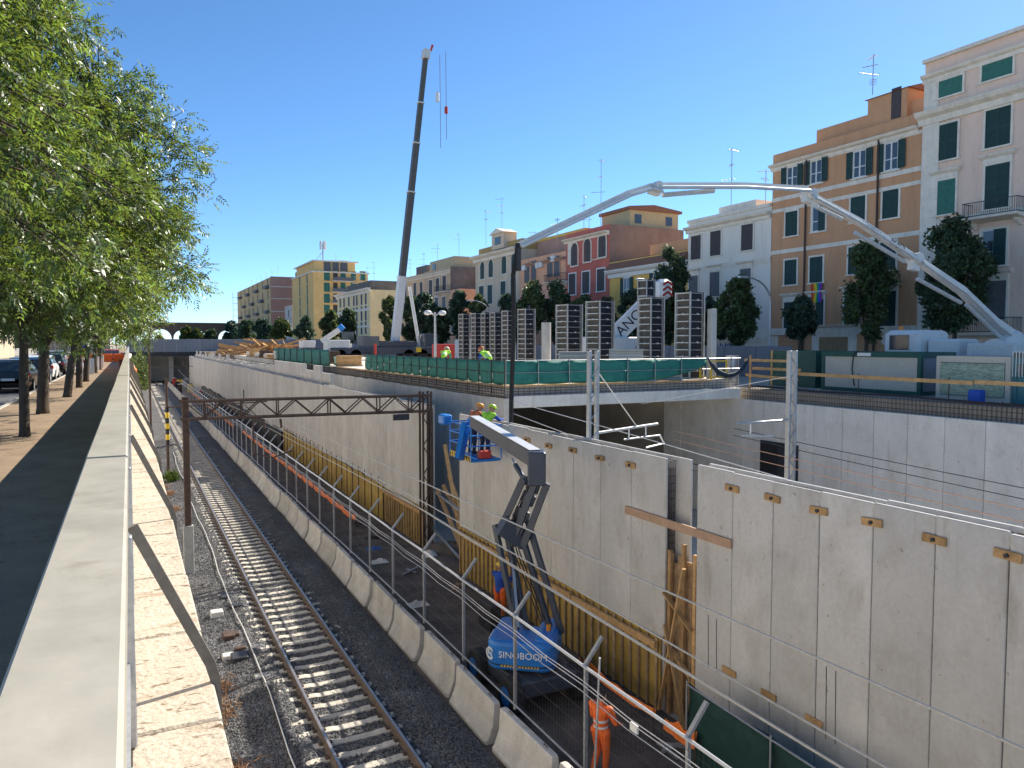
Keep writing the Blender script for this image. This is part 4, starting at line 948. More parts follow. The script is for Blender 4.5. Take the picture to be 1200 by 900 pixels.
def balcony(b, y0, y1, z, X=52, d=1.0, mat=DARKST):
    s = MB(); s.prism([(X-d,z-.14),(X-d-.05,z),(X,z),(X,z-.3),(X-.2,z-.3)],'y',y0,y1)
    for yy in (y0+.25,y1-.45): s.prism([(X,z-.3),(X-.7,z-.3),(X-.6,z-.45),(X-.2,z-.7),(X,z-.8)],'y',yy,yy+.2)
    o = s.build('balcony', OFFW, b); m = MB(); x = X-d+.03
    for a,c in (((x,y0+.03),(x,y1-.03)),((x,y0+.03),(X,y0+.03)),((x,y1-.03),(X,y1-.03))):
        for zz in (z+.08,z+.98): m.beam((a[0],a[1],zz),(c[0],c[1],zz),.04,.05)
        n = max(2,int((Vector(c)-Vector(a)).length/.14))
        for k in range(n+1): q = Vector(a).lerp(Vector(c),k/n); m.beam((q.x,q.y,z+.08),(q.x,q.y,z+.98),.018,.018)
    m.build('railing', mat, o); return o
def antenna(b, x, y, z, h, n=3, seed=0):
    rj = random.Random(seed+int(y)); m = MB(); m.tube([(x,y,z),(x,y,z+h)],.035,5); a = rj.uniform(0,3)
    for k in range(n):
        zz = z+h-.2-k*h*.22; L = rj.uniform(.7,1.3); dx, dy = math.cos(a+k*.9)*L, math.sin(a+k*.9)*L
        m.tube([(x-dx*.4,y-dy*.4,zz),(x+dx,y+dy,zz)],.025,4)
        for q in range(4): t = -.3+q*.4; m.tube([(x+dx*t-dy*.25,y+dy*t+dx*.25,zz),(x+dx*t+dy*.25,y+dy*t-dx*.25,zz)],.018,4)
    return m.build('antenna', STEEL, b)
def cornice(b, y0, y1, z, X=52, d=.5, h=.5, mat=OFFW, name='cornice', ends=.0):
    return MB().prism([(X,z-h),(X-d*.25,z-h),(X-d*.35,z-h*.55),(X-d*.8,z-h*.35),(X-d,z-h*.1),(X-d,z),(X,z+.03)],'y',y0-ends,y1+ends).build(name, mat, b)
def course(b, y0, y1, z, X=52, d=.07, h=.28, mat=OFFW): return MB().box(X-d,X+.05,y0,y1,z-h/2,z+h/2).build('string_course', mat, b)
def Yx(px, X=52): return P(px,402,X=X).y
def Zx(px, py, X=52): return P(px,py,X=X).z
def bld(name, label, Y0, Y1, Z1, mat, X=52, depth=12, zb=-.16):
    t = thing(name, label, 'building', (X+depth/2,(Y0+Y1)/2,0)); MB().box(X,X+depth,Y0,Y1,zb,Z1).build('wall', mat, t); return t
# --- pale pink building, nearest
wall_pink = M('pink_plaster', (.84,.62,.49), .9, .13, .4, .1, 30, zs=.4, col2=(.76,.55,.43)); 
yA = Yx(1075)
b = bld('pink_building', 'pale pink apartment building with green shutters and balconies at far right', 6, yA, Zx(1078,78), wall_pink)
zt_ = Zx(1078,78)
MB().box(51.7,52.4,5.9,yA+.05,zt_,zt_+.25).build('parapet_coping', OFFW, b)
cornice(b,5.9,yA+.1,Zx(1076,93),d=.45,h=.55); cornice(b,5.9,yA+.3,Zx(1071,137),d=.75,h=.9)
MB().box(51.9,52.05,yA-1.25,yA+.02,-.16,Zx(1072,143)).build('corner_pilaster', OFFW, b)
MB().box(51.93,52.05,yA-1.1,yA,Zx(1072,137)+.05,Zx(1076,93)-.56).build('corner_pilaster', OFFW, b)
for z in (Zx(1072,265),): course(b,6,yA-1.26,z,h=.45)
course(b,6,yA-1.26,Zx(1072,408),h=.5,d=.1)
cols = (1110,1169); rows = [(1113,102,1169,81,'blind',SHT,1.9,1.15),(1110,166,1170,149,'closed',SHG,1.55,2.5),(1108,231,1169,218,'closed',SHT,1.5,2.4),(1107,301,1165,290,'closed',SHG,1.5,2.4),(1106,360,1164,352,'closed',SHGR,1.6,2.6)]
for i,(xa,ya,xb,yb,st,sh,w_,h_) in enumerate(rows):
    ped = i in (2,4)
    window(b,xa,ya,w_,h_,st,OFFW,sh,ped=ped)
    wd = window(b,xb,yb,w_+.1,h_ + (.5 if i==2 else 0),'half' if i==3 else st,OFFW,SHG if i==2 else sh,ped=ped)
    pB = P(xb,yb,X=52); dY = P(xa,ya,X=52).y-pB.y
    for k in (1,2,3): window(b,0,0,w_,h_,st,OFFW,sh,ped=ped,pos=(52,pB.y-dY*k,pB.z))
yb_ = P(1169,218,X=52)
balcony(b, yb_.y-1.9, yb_.y+1.7, P(1162,250,X=51).z-.1, d=1.1); yb2 = P(1164,352,X=52); balcony(b, yb2.y-1.9, yb2.y+2.0, P(1158,388,X=51).z-.1, d=1.1)
# --- orange building
wall_or = M('orange_plaster', (.64,.35,.19), .9, .12, .5, .1, 30, zs=.5, col2=(.57,.30,.16))
yB = Yx(902)
b = bld('orange_building', 'orange five storey apartment building with green shutters', yA+.06, yB, Zx(903,183), wall_or)
cornice(b,yA+.35,yB+.15,Zx(902,197)+.1,d=.5,h=.5)
for px_,py_,h in ((903,201.5,.25),(903,236,.35),(903,249,.3),(903,297,.35)): course(b,yA+.06,yB,Zx(px_,py_),h=h)
course(b,yA+.06,yB,Zx(902,389),h=.6,d=.2)
MB().box(51.96,52.05,yA+.06,yA+1.2,-.16,Zx(902,389)-.4).build('stone_base', OFFW, b); MB().box(51.96,52.05,yB-1.0,yB-.02,-.16,Zx(902,389)-.4).build('stone_base', OFFW, b)
for px_ in (942,1025):
    y = Yx(px_); MB().tube([(51.85,y,1),(51.85,y,Zx(px_,185 if px_<1000 else 160))],.08,6).build('drainpipe', M('drainpipe_brown',(.07,.04,.035),.6), b)
for k,(pa,pb) in enumerate(((929,205),(957,200),(1008,192),(1045,183))): window(b,pa,pb,1.15,2.1,'open',OFFW,SHG)
for k,(pa,pb) in enumerate(((928,262),(960,256),(1006,244),(1044,239))): window(b,pa,pb,1.35,2.1,'half' if k==1 else 'closed',OFFW,SHG)
for k,(pa,pb) in enumerate(((927,319),(957,316),(1003,305),(1041,300))): window(b,pa,pb,1.35,2.15,'closed',OFFW,SHG)
for k,(pa,pb) in enumerate(((927,372),(957,370),(999,366),(1040,362))): window(b,pa,pb,1.5,2.7,'half' if k==1 else 'closed',OFFW,SHG,ped=True)
# ground-floor doorway and medallions
pd_ = P(978,404,X=52); MB().box(51.85,52.02,pd_.y-2.2,pd_.y+2.2,-.1,3.1).build('doorway', OFFW, b); MB().box(51.8,51.849,pd_.y-1.4,pd_.y+1.4,-.1,2.6).build('door', WOODD, b); cornice(b,pd_.y-2.6,pd_.y+2.6,3.6,d=.5,h=.45)
pm_ = P(1039,398,X=52); MB().tube([(51.9,pm_.y,pm_.z),(52.02,pm_.y,pm_.z)],.45,16).build('medallion', OFFW, b)
# rainbow flag
pf = P(957,343,X=51.75); fl = None
for i,c_ in enumerate(((.6,.03,.03),(.75,.25,.02),(.75,.6,.04),(.05,.35,.07),(.04,.1,.5),(.25,.05,.35))):
    y0_ = pf.y+.55-i*.18; z0_ = pf.z+.8; m = MB(); 
    for s in range(7): z = z0_-s*.27; xx = 51.72-.05*math.sin(s*1.1+i*.8); m.v.extend([(xx,y0_,z),(xx-.03*math.cos(s+i),y0_-.18,z)])
    for s in range(6): m.f.append((2*s,2*s+1,2*s+3,2*s+2))
    if fl is None: fl = tag(m.build('rainbow_flag', M('flag_stripe',c_,.8,.05)), 'rainbow flag hanging below a window of the orange building', 'flag')
    else: m.build('flag_stripe', M('flag_stripe',c_,.8,.05), fl)
# roof terrace structures
zr = Zx(903,183)
MB().box(53,58,yA+.5,yA+10.5,zr-.1,Zx(960,152,53)).build('roof_parapet', wall_or, b)
ph = MB().box(52.6,57,yA+1.8,yA+5.2,zr-.1,Zx(1025,118,52.6)+.2).build('penthouse', wall_or, b); MB().prism([(52.4,Zx(1025,118,52.6)+.2),(57.2,Zx(1025,118,52.6)+.2),(54.8,Zx(1025,118,52.6)+.9)],'y',yA+1.6,yA+5.4).build('penthouse_roof', TILE, ph)
MB().box(52.55,52.6,yA+2.3,yA+3.1,zr+.3,zr+2.6).build('door', SHB, ph)
antenna(b,53.5,yA+5.5,zr+3.0,3.2,4); 
# --- white building
wall_w = M('white_plaster', (.85,.78,.69), .9, .12, .5, .08, 30, zs=.4, col2=(.76,.69,.60))
yC = Yx(805)
b = bld('white_building', 'off-white three storey building with brown shutters beside the orange one', yB+.06, yC, Zx(903,238), wall_w)
cornice(b,yB+.06,yC+.2,Zx(902,248),d=.6,h=.6); MB().box(51.8,52.3,yB+.06,yC,Zx(903,238)-.3,Zx(903,238)).build('parapet', OFFW, b) 
course(b,yB+.06,yC,Zx(902,303),h=.3); course(b,yB+.06,yC,Zx(902,307),h=.12); course(b,yB+.06,yC,Zx(902,398),h=.4,d=.12)
for pa,pb in ((816,290),(839,285),(876,278)): window(b,pa,pb,1.5,2.4,'closed',OFFW,SHB)
for pa,pb in ((813,337),(838,333),(874,330)): window(b,pa,pb,1.4,2.4,'closed',OFFW,SHGR,ped=True)
for pa,pb in ((812,382),(837,381),(873,380)): window(b,pa,pb,1.4,2.3,'closed',OFFW,SHGR)
MB().box(53,56,yB+3,yB+8,Zx(903,238)-.1,Zx(903,238)+.9).build('roof_stair', OFFW, b)
antenna(b,53.2,yB+6.5,Zx(903,238),6.5,3,1); antenna(b,53.2,yB+2,Zx(903,238),3.5,2,2)
gr = MB()   # wall graffiti
for i in range(7): y = yC-2-i*.7; z = 1.6; gr.tube([(51.98,y,z-.4),(51.98,y-.25,z+.5),(51.98,y-.4,z-.3),(51.98,y-.55,z+.4)],.05,4)
gr.build('graffiti', BLUEC, b)
# --- yellow building
wall_y = M('ochre_plaster', (0.750,0.475,0.134), .9, .12, .5, .08, 30)
yD = Yx(714)
b = bld('yellow_building', 'low ochre building with white cornice between white and red houses', yC+.06, yD, Zx(714,308), wall_y)
cornice(b,yC+.06,yD+.1,Zx(714,318),d=.8,h=.9,mat=WHITE); MB().prism([(51.15,Zx(714,318)+.02),(52.2,Zx(714,308)+.1),(52.2,Zx(714,318)+.02)],'y',yC+.06,yD).build('eaves_tiles', TILE, b)
window(b,735,337,1.2,2.3,'open',WHITE,SHG); window(b,770,331,1.2,2.3,'open',WHITE,SHG); window(b,734,381,1.3,2.3,'closed',WHITE,SHG); window(b,768,378,1.3,2.3,'closed',WHITE,SHG)
MB().box(54,61,yC+1,yC+9,Zx(714,308)-.2,Zx(797,281,54)).build('rear_block', wall_or, b)
# --- red building
wall_r = M('red_plaster', (0.540,0.151,0.114), .9, .15, .5, .08, 30); wall_b = M('brown_render', (0.294,0.198,0.157), .95, .18, .6, .2, 20)
yE = Yx(663)
b = bld('red_building', 'red house with arched top windows in a cream band', yD+.06, yE, Zx(716,262), wall_r, depth=11.3)
MB().box(52.02,63.28,yD+.035,yD+.058,Zx(716,322),Zx(716,262)-.02).build('party_wall', wall_b, b)
cornice(b,yD+.1,yE+.2,Zx(714,270),d=.7,h=.5)
MB().box(51.94,52.01,yD+.8,yE-.5,Zx(712,302),Zx(712,274)).build('cream_band', OFFW, b)
for pa,pb in ((673.5,298),(688.5,293),(706,287)): window(b,pa,pb,1.7,2.9,'arch',OFFW,SHB,X=51.93)
for pa,pb in ((680.6,295.5),(697,290)): p = P(pa,pb,X=51.93); MB().box(51.9,51.935,p.y-.85,p.y+.85,p.z-1.4,p.z+1.5).build('red_panel', wall_r, b)
for pa,pb in ((671,333),(687,331),(704.5,328)): window(b,pa,pb,1.7,2.7,'closed',WHITE,SHB)
for pa,pb in ((670,378),(686,377),(703,376)): window(b,pa,pb,1.6,2.6,'closed',OFFW,SHB)
zt2 = Zx(716,262); ph = MB().box(55.5,63,yD+.8,yD+7,zt2-.1,zt2+2.1).build('penthouse', M('cream_plaster',(.52,.42,.24),.9,.1), b)
MB().prism([(55.2,zt2+2.1),(63.4,zt2+2.1),(63.4,zt2+2.4),(59,zt2+2.9),(55.2,zt2+2.5)],'y',yD+.5,yD+7.3).build('penthouse_roof', TILE, ph)
for dx in (56.2,61): MB().box(dx,dx+1,yD+.75,yD+.798,zt2+.5,zt2+1.6).build('window', GLASS, ph)
antenna(b,53.5,yE-2,zt2,5,3,3); antenna(b,54,yD+5,zt2,9,3,4); antenna(b,53,yE-4,zt2,3,3,5)
# --- salmon
wall_s = M('salmon_plaster', (0.750,0.403,0.255), .9, .14, .5, .08, 30); wall_s2 = M('dusty_rose', (0.425,0.264,0.207), .95, .15, .6)
yF = Yx(608.5)
b = bld('salmon_building', 'salmon house with small balcony and air conditioners', yE+.06, yF, Zx(663,294), wall_s)
cornice(b,yE+.06,yF,Zx(663,301),d=.5,h=.4,mat=wall_s2)
MB().box(55,64,yE+.1,yF,Zx(663,294)-.1,Zx(663,276,55)).build('rear_attic', wall_s2, b); MB().box(54.9,64.1,yE,yF+.1,Zx(663,276,55),Zx(663,276,55)+.4).build('attic_coping', wall_y, b)
for pa,pb in ((618,320),(626,317),(645,313),(653,312)): window(b,pa,pb,1.6,2.8,'closed',wall_s,SHGR)
for pa,pb in ((618,362),(632,360),(648,359)): window(b,pa,pb,1.6,2.6,'closed',wall_s,SHGR)
p = P(648,328,X=51); balcony(b,p.y-2.2,p.y+2.4,p.z-.2,d=1.1)
for pa,pb in ((614,314),(630,311),(633,310),(648,303)): p = P(pa,pb,X=51.7); MB().bbox(51.55,51.98,p.y-.5,p.y+.5,p.z-.4,p.z+.4,.04).build('air_conditioner', WHITE, b)
antenna(b,53,yE+4,Zx(663,294)+2,3,3,6); antenna(b,53,yF-3,Zx(663,294)+2,2,3,7)
# --- grey-cream with dormer
wall_g = M('worn_cream_plaster', (.74,.58,.40), .9, .25, .35, .1, 30, col2=(.58,.47,.36), zs=.6)
yG = Yx(557.5)
b = bld('cream_building', 'worn cream building with pediment dormer and arched top windows', yF+.06, yG, Zx(608,291), wall_g)
cornice(b,yF+.06,yG+.4,Zx(608,289),d=1.0,h=1.0)
MB().box(52.5,62,yF+.1,yG-.2,Zx(608,291),Zx(608,280,52.5)).build('attic', M('attic_ochre',(.46,.30,.12),.9,.1), b)
pd2 = P(584,282,X=51.9); dm = MB().box(51.8,54,pd2.y-2.2,pd2.y+2.2,Zx(584,292),Zx(584,274)).build('dormer', wall_g, b)
MB().prism([(pd2.y-2.7,Zx(584,274)),(pd2.y+2.7,Zx(584,274)),(pd2.y,Zx(584,268))],'x',51.5,54).build('pediment', OFFW, dm); MB().box(51.74,51.8,pd2.y-1,pd2.y+1,Zx(584,287),Zx(584,278)).build('window', GLASS, dm)
for pa,pb in ((565.5,317),(575.5,314.5),(591,310),(602.5,307)): window(b,pa,pb,1.7,2.8,'arch',OFFW,SHG)
for pa,pb in ((564.5,346),(574.5,345),(590,341),(602,338)): window(b,pa,pb,1.8,3.0,'closed',OFFW,SHG)
for pa,pb in ((564,376),(574,375),(590,374),(601,373)): window(b,pa,pb,1.7,2.6,'closed',OFFW,SHGR)
antenna(b,53,yG-2,Zx(608,280)+.5,6,2,8); antenna(b,53,yG-8,Zx(584,268),5,3,9); 
# --- beyond the cross street: dark grey house, low pink block, salmon house
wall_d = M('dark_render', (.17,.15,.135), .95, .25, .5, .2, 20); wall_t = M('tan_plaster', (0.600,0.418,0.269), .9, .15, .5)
yH = Yx(528); yI = Yx(498); yJ = Yx(470.5)
b = bld('grey_gabled_house', 'tan house with dark grey side wall beyond the cross street', yH, yI, Zx(528,312), wall_t)
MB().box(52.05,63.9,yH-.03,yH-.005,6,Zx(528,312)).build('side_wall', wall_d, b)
cornice(b,yH,yI,Zx(528,316),d=.6,h=.6); ph = MB().box(53,63,yH+.5,yI-.4,Zx(528,312)-.1,Zx(528,301,53)).build('penthouse', M('pale_ochre',(.50,.40,.25),.9,.1), b)
MB().box(52.9,53.0,yI-3.5,yI-2,Zx(528,310),Zx(528,303)).build('window', GLASS, ph)
for pa,pb in ((505,338),(513,336),(521,333.5)): window(b,pa,pb,1.8,3.2,'closed',OFFW,SHB)
for pa,pb in ((512,358),(520.5,357)): window(b,pa,pb,1.8,3.0,'closed',OFFW,SHGR)
p = P(516,340,X=51); balcony(b,p.y-2.5,p.y+3,p.z-.2)
antenna(b,54,yI-2,Zx(528,301,53),3.5,3,10); antenna(b,55,yH+3,Zx(528,301,53),4.5,2,11)
b = bld('pink_low_house', 'low dusty pink house in front of the dark side wall', yH-.5-4.5, yH-.5, Zx(560,335), wall_s, X=51.7, depth=20)
window(b,531,381,1.4,2.6,'closed',OFFW,SHGR,X=51.7)
b = bld('peach_house', 'peach house with narrow dark windows right of the crane boom', yI+.06, yJ, Zx(498,320), M('peach_plaster', (0.750,0.475,0.282),.9,.12,.5))
cornice(b,yI+.06,yJ+.3,Zx(498,323),d=.6,h=.5)
for pa in (475.5,486.5,494): window(b,pa,339+(498-pa)*.1,1.5,3.0,'closed',OFFW,SHB)
for pa in (475.5,486.5,494): window(b,pa,366,1.5,3.0,'closed',OFFW,SHB)
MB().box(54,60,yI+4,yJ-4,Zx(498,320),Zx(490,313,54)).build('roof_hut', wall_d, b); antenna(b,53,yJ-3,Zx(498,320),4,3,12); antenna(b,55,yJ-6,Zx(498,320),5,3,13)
# --- cream corner building
yK = Yx(434); yL = Yx(396)
wc_ = M('pale_yellow_plaster', (0.825,0.634,0.336), .9, .1, .4)
b = bld('cream_corner_building', 'pale yellow corner building with rows of narrow windows left of the crane', yK, yL, Zx(434,339), wc_, depth=9)
cornice(b,yK-.4,yL+.4,Zx(434,337),d=1.0,h=1.2,ends=.2); course(b,yK,yL,Zx(434,362),h=.6,d=.15); course(b,yK,yL,Zx(434,382),h=.5,d=.15)
for pa in (399,403.5,409,415,418.5,424,429): 
    for pb,h_ in ((351,3.2),(369,3.6),(386,3.0)): window(b,pa,pb+(415-pa)*.15,1.5,h_,'closed',OFFW,SHB)
MB().box(53,60,yK+3,yL-6,Zx(434,339),Zx(420,332,53)).build('roof_hut', wall_d, b)
for k in range(4): antenna(b,54,yK+3+k*6,Zx(434,339)+1,6-k*.7,3,14+k)
# --- tall yellow block
yM = Yx(368); yN = Yx(358)
wt = M('deep_cream_plaster', (0.810,0.518,0.202), .9, .1, .3)
xe = P(432,402,Y=yM).x
b = bld('tall_yellow_block', 'tall yellow apartment block with rooftop phone mast in the distance', yM, yM+34, Zx(368,318), wt, depth=xe-52)
zt3 = Zx(368,318); MB().box(52.8,xe-4,yM+.8,yM+30,zt3,Zx(368,305)).build('penthouse', wt, b)
MB().box(51.6,xe+.4,yM-.5,yM+34,zt3-.1,zt3+.3).build('cornice', OFFW, b); MB().box(52,xe-3,yM+.3,yM+31,Zx(368,305),Zx(368,305)+.4).build('roof_rim', OFFW, b)
for pb in (323.5,336.5,349.5,362.5):
    for pa,w_ in ((383,4.2),(393,3.2),(402,3.6),(414,3.6),(425,4.0)): window(b,pa,pb,w_*.45,2.9,'closed',wt,SHT if pa in (383,402,414,425) else SHB,Y=yM)
for pa in (384,393,402.5): window(b,pa,313,2.6,3.8,'closed',wt,SHGR,Y=yM+.8)
for pb in (329,342,355):
    p0, p1_ = P(389,pb,Y=yM), P(412,pb,Y=yM); bo_ = MB().box(p0.x,p1_.x,yM-1.6,yM,p0.z-.2,p0.z).build('balcony', OFFW, b); MB().box(p0.x,p1_.x,yM-1.62,yM-1.55,p0.z,p0.z+1.1).build('railing', SHGR, bo_)
for pb in (325,338,351,364):
    for k in (.25,.6): window(b,0,0,1.8,3.2,'closed',wt,SHT,pos=(52,yM+34*k,Zx(363,pb)))
mx_, my_ = P(378.5,300,Y=yM+5).x, yM+5; zz = Zx(368,305)
mt = MB(); mt.tube([(mx_,my_,zz),(mx_,my_,zz+6.5)],.22,6); mt.tube([(mx_-3,my_,zz),(mx_,my_,zz+3.5)],.08,5); mt.build('phone_mast', STEEL, b)
for k in range(5): a = k*1.26; MB().bbox(mx_+.9*math.cos(a)-.2,mx_+.9*math.cos(a)+.2,my_+.9*math.sin(a)-.2,my_+.9*math.sin(a)+.2,zz+4.2,zz+7,.05).build('mast_panel', WHITE, b)
for k in range(3): antenna(b,55+k*5,yM+3,zz,3,3,20+k)
# --- pink-ended far block, grey annex, small white house
yO = Yx(318); xo = P(348,402,Y=yO).x
wpk = M('far_pink_render', (0.550,0.306,0.235), .95, .1, .3)
b = bld('far_pink_block', 'distant apartment block with pink windowless end wall', yO, yO+105, Zx(318,324), M('far_yellow_plaster', (0.575,0.408,0.213),.9,.12,.3), depth=xo-52)
MB().box(52.1,xo-.1,yO-.06,yO-.01,0,Zx(318,324)+.3).build('end_wall', wpk, b)
for pb in (336,350,365): MB().box(52.1,xo-.1,yO-.12,yO-.062,P(330,pb,Y=yO).z-.2,P(330,pb,Y=yO).z+.2).build('string_course', OFFW, b)
for k in range(7):
    for f in range(5):
        window(b,0,0,2.2,3.6,'closed',wt,SHB,pos=(52,yO+6+k*14,Zx(318,392)+f*5.1+1))
        if (k+f)%2 == 0: MB().box(50.5,52,yO+3+k*14,yO+9+k*14,Zx(318,392)+f*5.1-1.4,Zx(318,392)+f*5.1-.2).build('balcony', SHGR, b)
for k in range(6): antenna(b,56,yO+5+k*15,Zx(318,324),5,3,30+k)
sf = MB(); ye = yO+105.5
for k in range(9): sf.tube([(50,ye,k*3.3),(53,ye,k*3.3)],.12,4); 
for xx in (49.8,53): sf.tube([(xx,ye,0),(xx,ye,29)],.14,4)
sf.build('scaffold', STEEL, b)
b = bld('far_grey_block', 'distant grey flats between the pink end wall and the tall yellow block', yO-30, yO-1, Zx(330,324,60), M('far_grey_render',(.34,.29,.23),.9,.1), X=xo-.5, depth=10)
for pb in (336,350,363): window(b,0,0,2.4,3.2,'closed',OFFW,SHGR,pos=(xo+3,yO-30,P(351,pb,Y=yO-30).z)) if 0 else None
for pb in (336,349,362,375): window(b,352,pb,2.6,3.4,'closed',OFFW,SHGR,Y=yO-30)
yP = yO-45; b = bld('small_white_house', 'small whitish house below the pink end wall', yP, yP+14, P(330,357,Y=yP).z, M('far_white_plaster', (0.625,0.528,0.448),.9,.2,.5), depth=P(349,402,Y=yP).x-52)
for pb in (370,384): window(b,0,0,1.6,2.8,'closed',OFFW,SHB,pos=(52,yP+6,P(325,pb,X=52).z))
# ------------------------------------------------------------------ aqueduct and bridge
YQ = 395.0
aq = thing('brick_aqueduct', 'ancient brick aqueduct with arches on the horizon', 'aqueduct', (10,YQ,-.16))
BRK = M('old_brick', (.17,.115,.085), .95, .3, .35, .3, 8)
zq = P(200,379,Y=YQ).z
m = MB()
ar = [(P(166,395,Y=YQ).x,3.2,386.5),(P(189,395,Y=YQ).x,4.7,385.5),(P(213,395,Y=YQ).x,3.6,387),(P(233,395,Y=YQ).x,3.6,387),(P(265,395,Y=YQ).x,3.6,387),(P(140,395,Y=YQ).x,3.6,387),(P(120,395,Y=YQ).x,3.6,387)]
ar.sort(); xl = -60
for cx,r_,py_ in ar:
    zc_ = P(189,py_,Y=YQ).z-r_; m.box(xl,cx-r_,YQ,YQ+4,-.16,zq)
    n = 10
    for k in range(n):
        a0, a1 = math.pi*k/n, math.pi*(k+1)/n; xa, xb = cx-r_*math.cos(a0), cx-r_*math.cos(a1); za, zb2 = zc_+r_*math.sin(a0), zc_+r_*math.sin(a1)
        m.add([(xa,YQ,za),(xb,YQ,zb2),(xb,YQ,zq),(xa,YQ,zq),(xa,YQ+4,za),(xb,YQ+4,zb2),(xb,YQ+4,zq),(xa,YQ+4,zq)],[(0,1,2,3),(7,6,5,4),(0,4,5,1),(3,2,6,7)])
    xl = cx+r_
m.box(xl,xl+75,YQ,YQ+4,-.16,zq); m.build('arcade', BRK, aq); MB().box(-60,xl+75,YQ-.3,YQ+4.3,zq,zq+.5).build('channel', BRK, aq)
br = thing('site_bridge', 'bridge over the trench with tall grey hoarding panels', 'bridge', (14,186,0))
MB().box(-.5,30,186.3,196,-.9,.1).build('deck', DARKST, br)
hp = MB().bbox(.02,2.48,-.05,.05,.1,3.0,.02).mesh('hoarding_panel', M('hoarding_grey',(.25,.26,.275),.7,.1,.5,rand=.12))
for i in range(30): inst('hoarding_panel', hp, br, (-.5+i*2.5,186.2,rr.uniform(-.04,.04)))
hpost = MB().box(-.06,.06,-.15,-.06,.0,3.1).mesh('post', STEEL)
for i in range(30): inst('post', hpost, br, (-.5+i*2.5,186.2,0))
for x in (3.0,8.5,13,20): MB().box(x-.5,x+.5,190,195,-6.9,-.9).build('pier', CONC_C, br)
struct(MB().box(-.5,30,196.5,197,-7.3,0).build('trench_end', CONC_C))

for _n in ('pink_plaster','orange_plaster','white_plaster','ochre_plaster','red_plaster','salmon_plaster','worn_cream_plaster','tan_plaster','peach_plaster','pale_yellow_plaster','deep_cream_plaster','brown_render','dark_render','far_pink_render','far_yellow_plaster'):
    weather(bpy.data.materials[_n], .6)
# ------------------------------------------------------------------ column forms on the deck
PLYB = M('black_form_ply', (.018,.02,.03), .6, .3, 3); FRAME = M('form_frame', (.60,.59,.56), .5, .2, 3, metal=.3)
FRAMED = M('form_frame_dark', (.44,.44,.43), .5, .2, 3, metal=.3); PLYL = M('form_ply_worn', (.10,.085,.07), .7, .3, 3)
def form_proto(w_, h_):
    t = thing('column_form', 'x', 'column form', (0,0,0), 'column forms on the deck', world=False)
    for k in range(4):
        a = R(90*k)
        def rt(mb): mb.v = [(v[0]*math.cos(a)-v[1]*math.sin(a), v[0]*math.sin(a)+v[1]*math.cos(a), v[2]) for v in mb.v]; return mb
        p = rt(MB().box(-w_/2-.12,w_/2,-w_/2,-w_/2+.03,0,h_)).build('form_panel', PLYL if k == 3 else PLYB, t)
        m = MB()
        for x in (-w_/2-.12,w_/2-.05): m.box(x,x+.05,-w_/2-.10,-w_/2-.002,0,h_)
        n = int(h_/.36)
        for i in range(n+1): z = min(i*.36,h_-.06); m.box(-w_/2-.05,w_/2-.07,-w_/2-.09,-w_/2-.003,z,z+(.055 if k == 3 else .035))
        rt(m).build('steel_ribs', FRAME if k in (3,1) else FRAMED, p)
        m = MB()
        for i in range(0,n,2): m.tube([(0,-w_/2-.14,i*.36+.4),(0,-w_/2-.03,i*.36+.4)],.045,6)
        stuff(rt(m).build('tie_nuts', REFL, p))
    return t
specs = [(544,368,60,.62),(558.5,367,59,.62),(569,367,58,.5),(581.5,366,57,.66),(596,364,55.5,.7),(617,362,53,.85),(667,357,48,1.15),(703,353,45,1.15),(763,349,41,.95),(757,328,44,.7),(808,343,38.5,1.0)]
proto = None; zD = .305
for i,(px,pt,D,w_) in enumerate(specs):
    b0 = P(px,402,D=D); zt4 = P(px,pt,D=D).z; h_ = zt4-zD
    if proto is None: proto = form_proto(.9,4.4); o = proto
    else: o = copy_tree(proto)
    o.location = (b0.x,b0.y,zD); o.rotation_euler[2] = R(random.uniform(-5,5)+13); o.scale = (w_*.86/.9,w_*.86/.9,h_/4.4)
    o['label'] = 'tall black column form with steel ladder ribs, %s from the left on the deck' % ORD[i]
for px,pt,D,r_,lb in ((640,378,52,.33,'round bare concrete column standing between the column forms'),):
    p = P(px,402,D=D); tag(MB().tube([(p.x,p.y,zD),(p.x,p.y,P(px,pt,D=D).z)],r_,14).build('concrete_column', CONC, smooth=False), lb, 'column')
p = P(834,402,D=38); tag(MB().bbox(p.x-.17,p.x+.17,p.y-.17,p.y+.17,zD,P(834,362,D=38).z,.02).build('concrete_column', CONC), 'square bare concrete column right of the last column form', 'column')
def stack(label, px0, px1, pt, D, n, mat):
    a, b = P(px0,402,D=D), P(px1,402,D=D); t = thing('panel_stack', label, 'stack', ((a.x+b.x)/2,a.y,zD)); zt = P(px0,pt,D=D).z; h = (zt-zD)/n; rj = random.Random(n)
    d = (b-a); d.z = 0; nrm = Vector((-d.y,d.x,0)).normalized()*1.1; 
    for i in range(n):
        z0 = zD+i*h; q = rj.uniform(-.05,.05); pts = [a+nrm*q,b+nrm*q,b+nrm*(1+q),a+nrm*(1+q)]
        MB().add([(v.x,v.y,z0+.012) for v in pts]+[(v.x,v.y,z0+h) for v in pts],[(3,2,1,0),(4,5,6,7),(0,1,5,4),(1,2,6,5),(2,3,7,6),(3,0,4,7)]).build('sheet', mat, t)
stack('stack of grey form sheets left of the lattice mast top',656,694,412,40,9,M('grey_sheet',(.34,.34,.33),.7,.12,3,rand=.15)); stack('neat stack of pale grey sheets right of the lattice mast top',717,754,409,39,11,M('pale_sheet',(.45,.45,.43),.7,.1,3,rand=.12))
stack('low stack of grey slabs at the right end of the netting',772,800,436,36,3,M('slab_sheet',(.36,.36,.36),.7,.1,3,rand=.12))
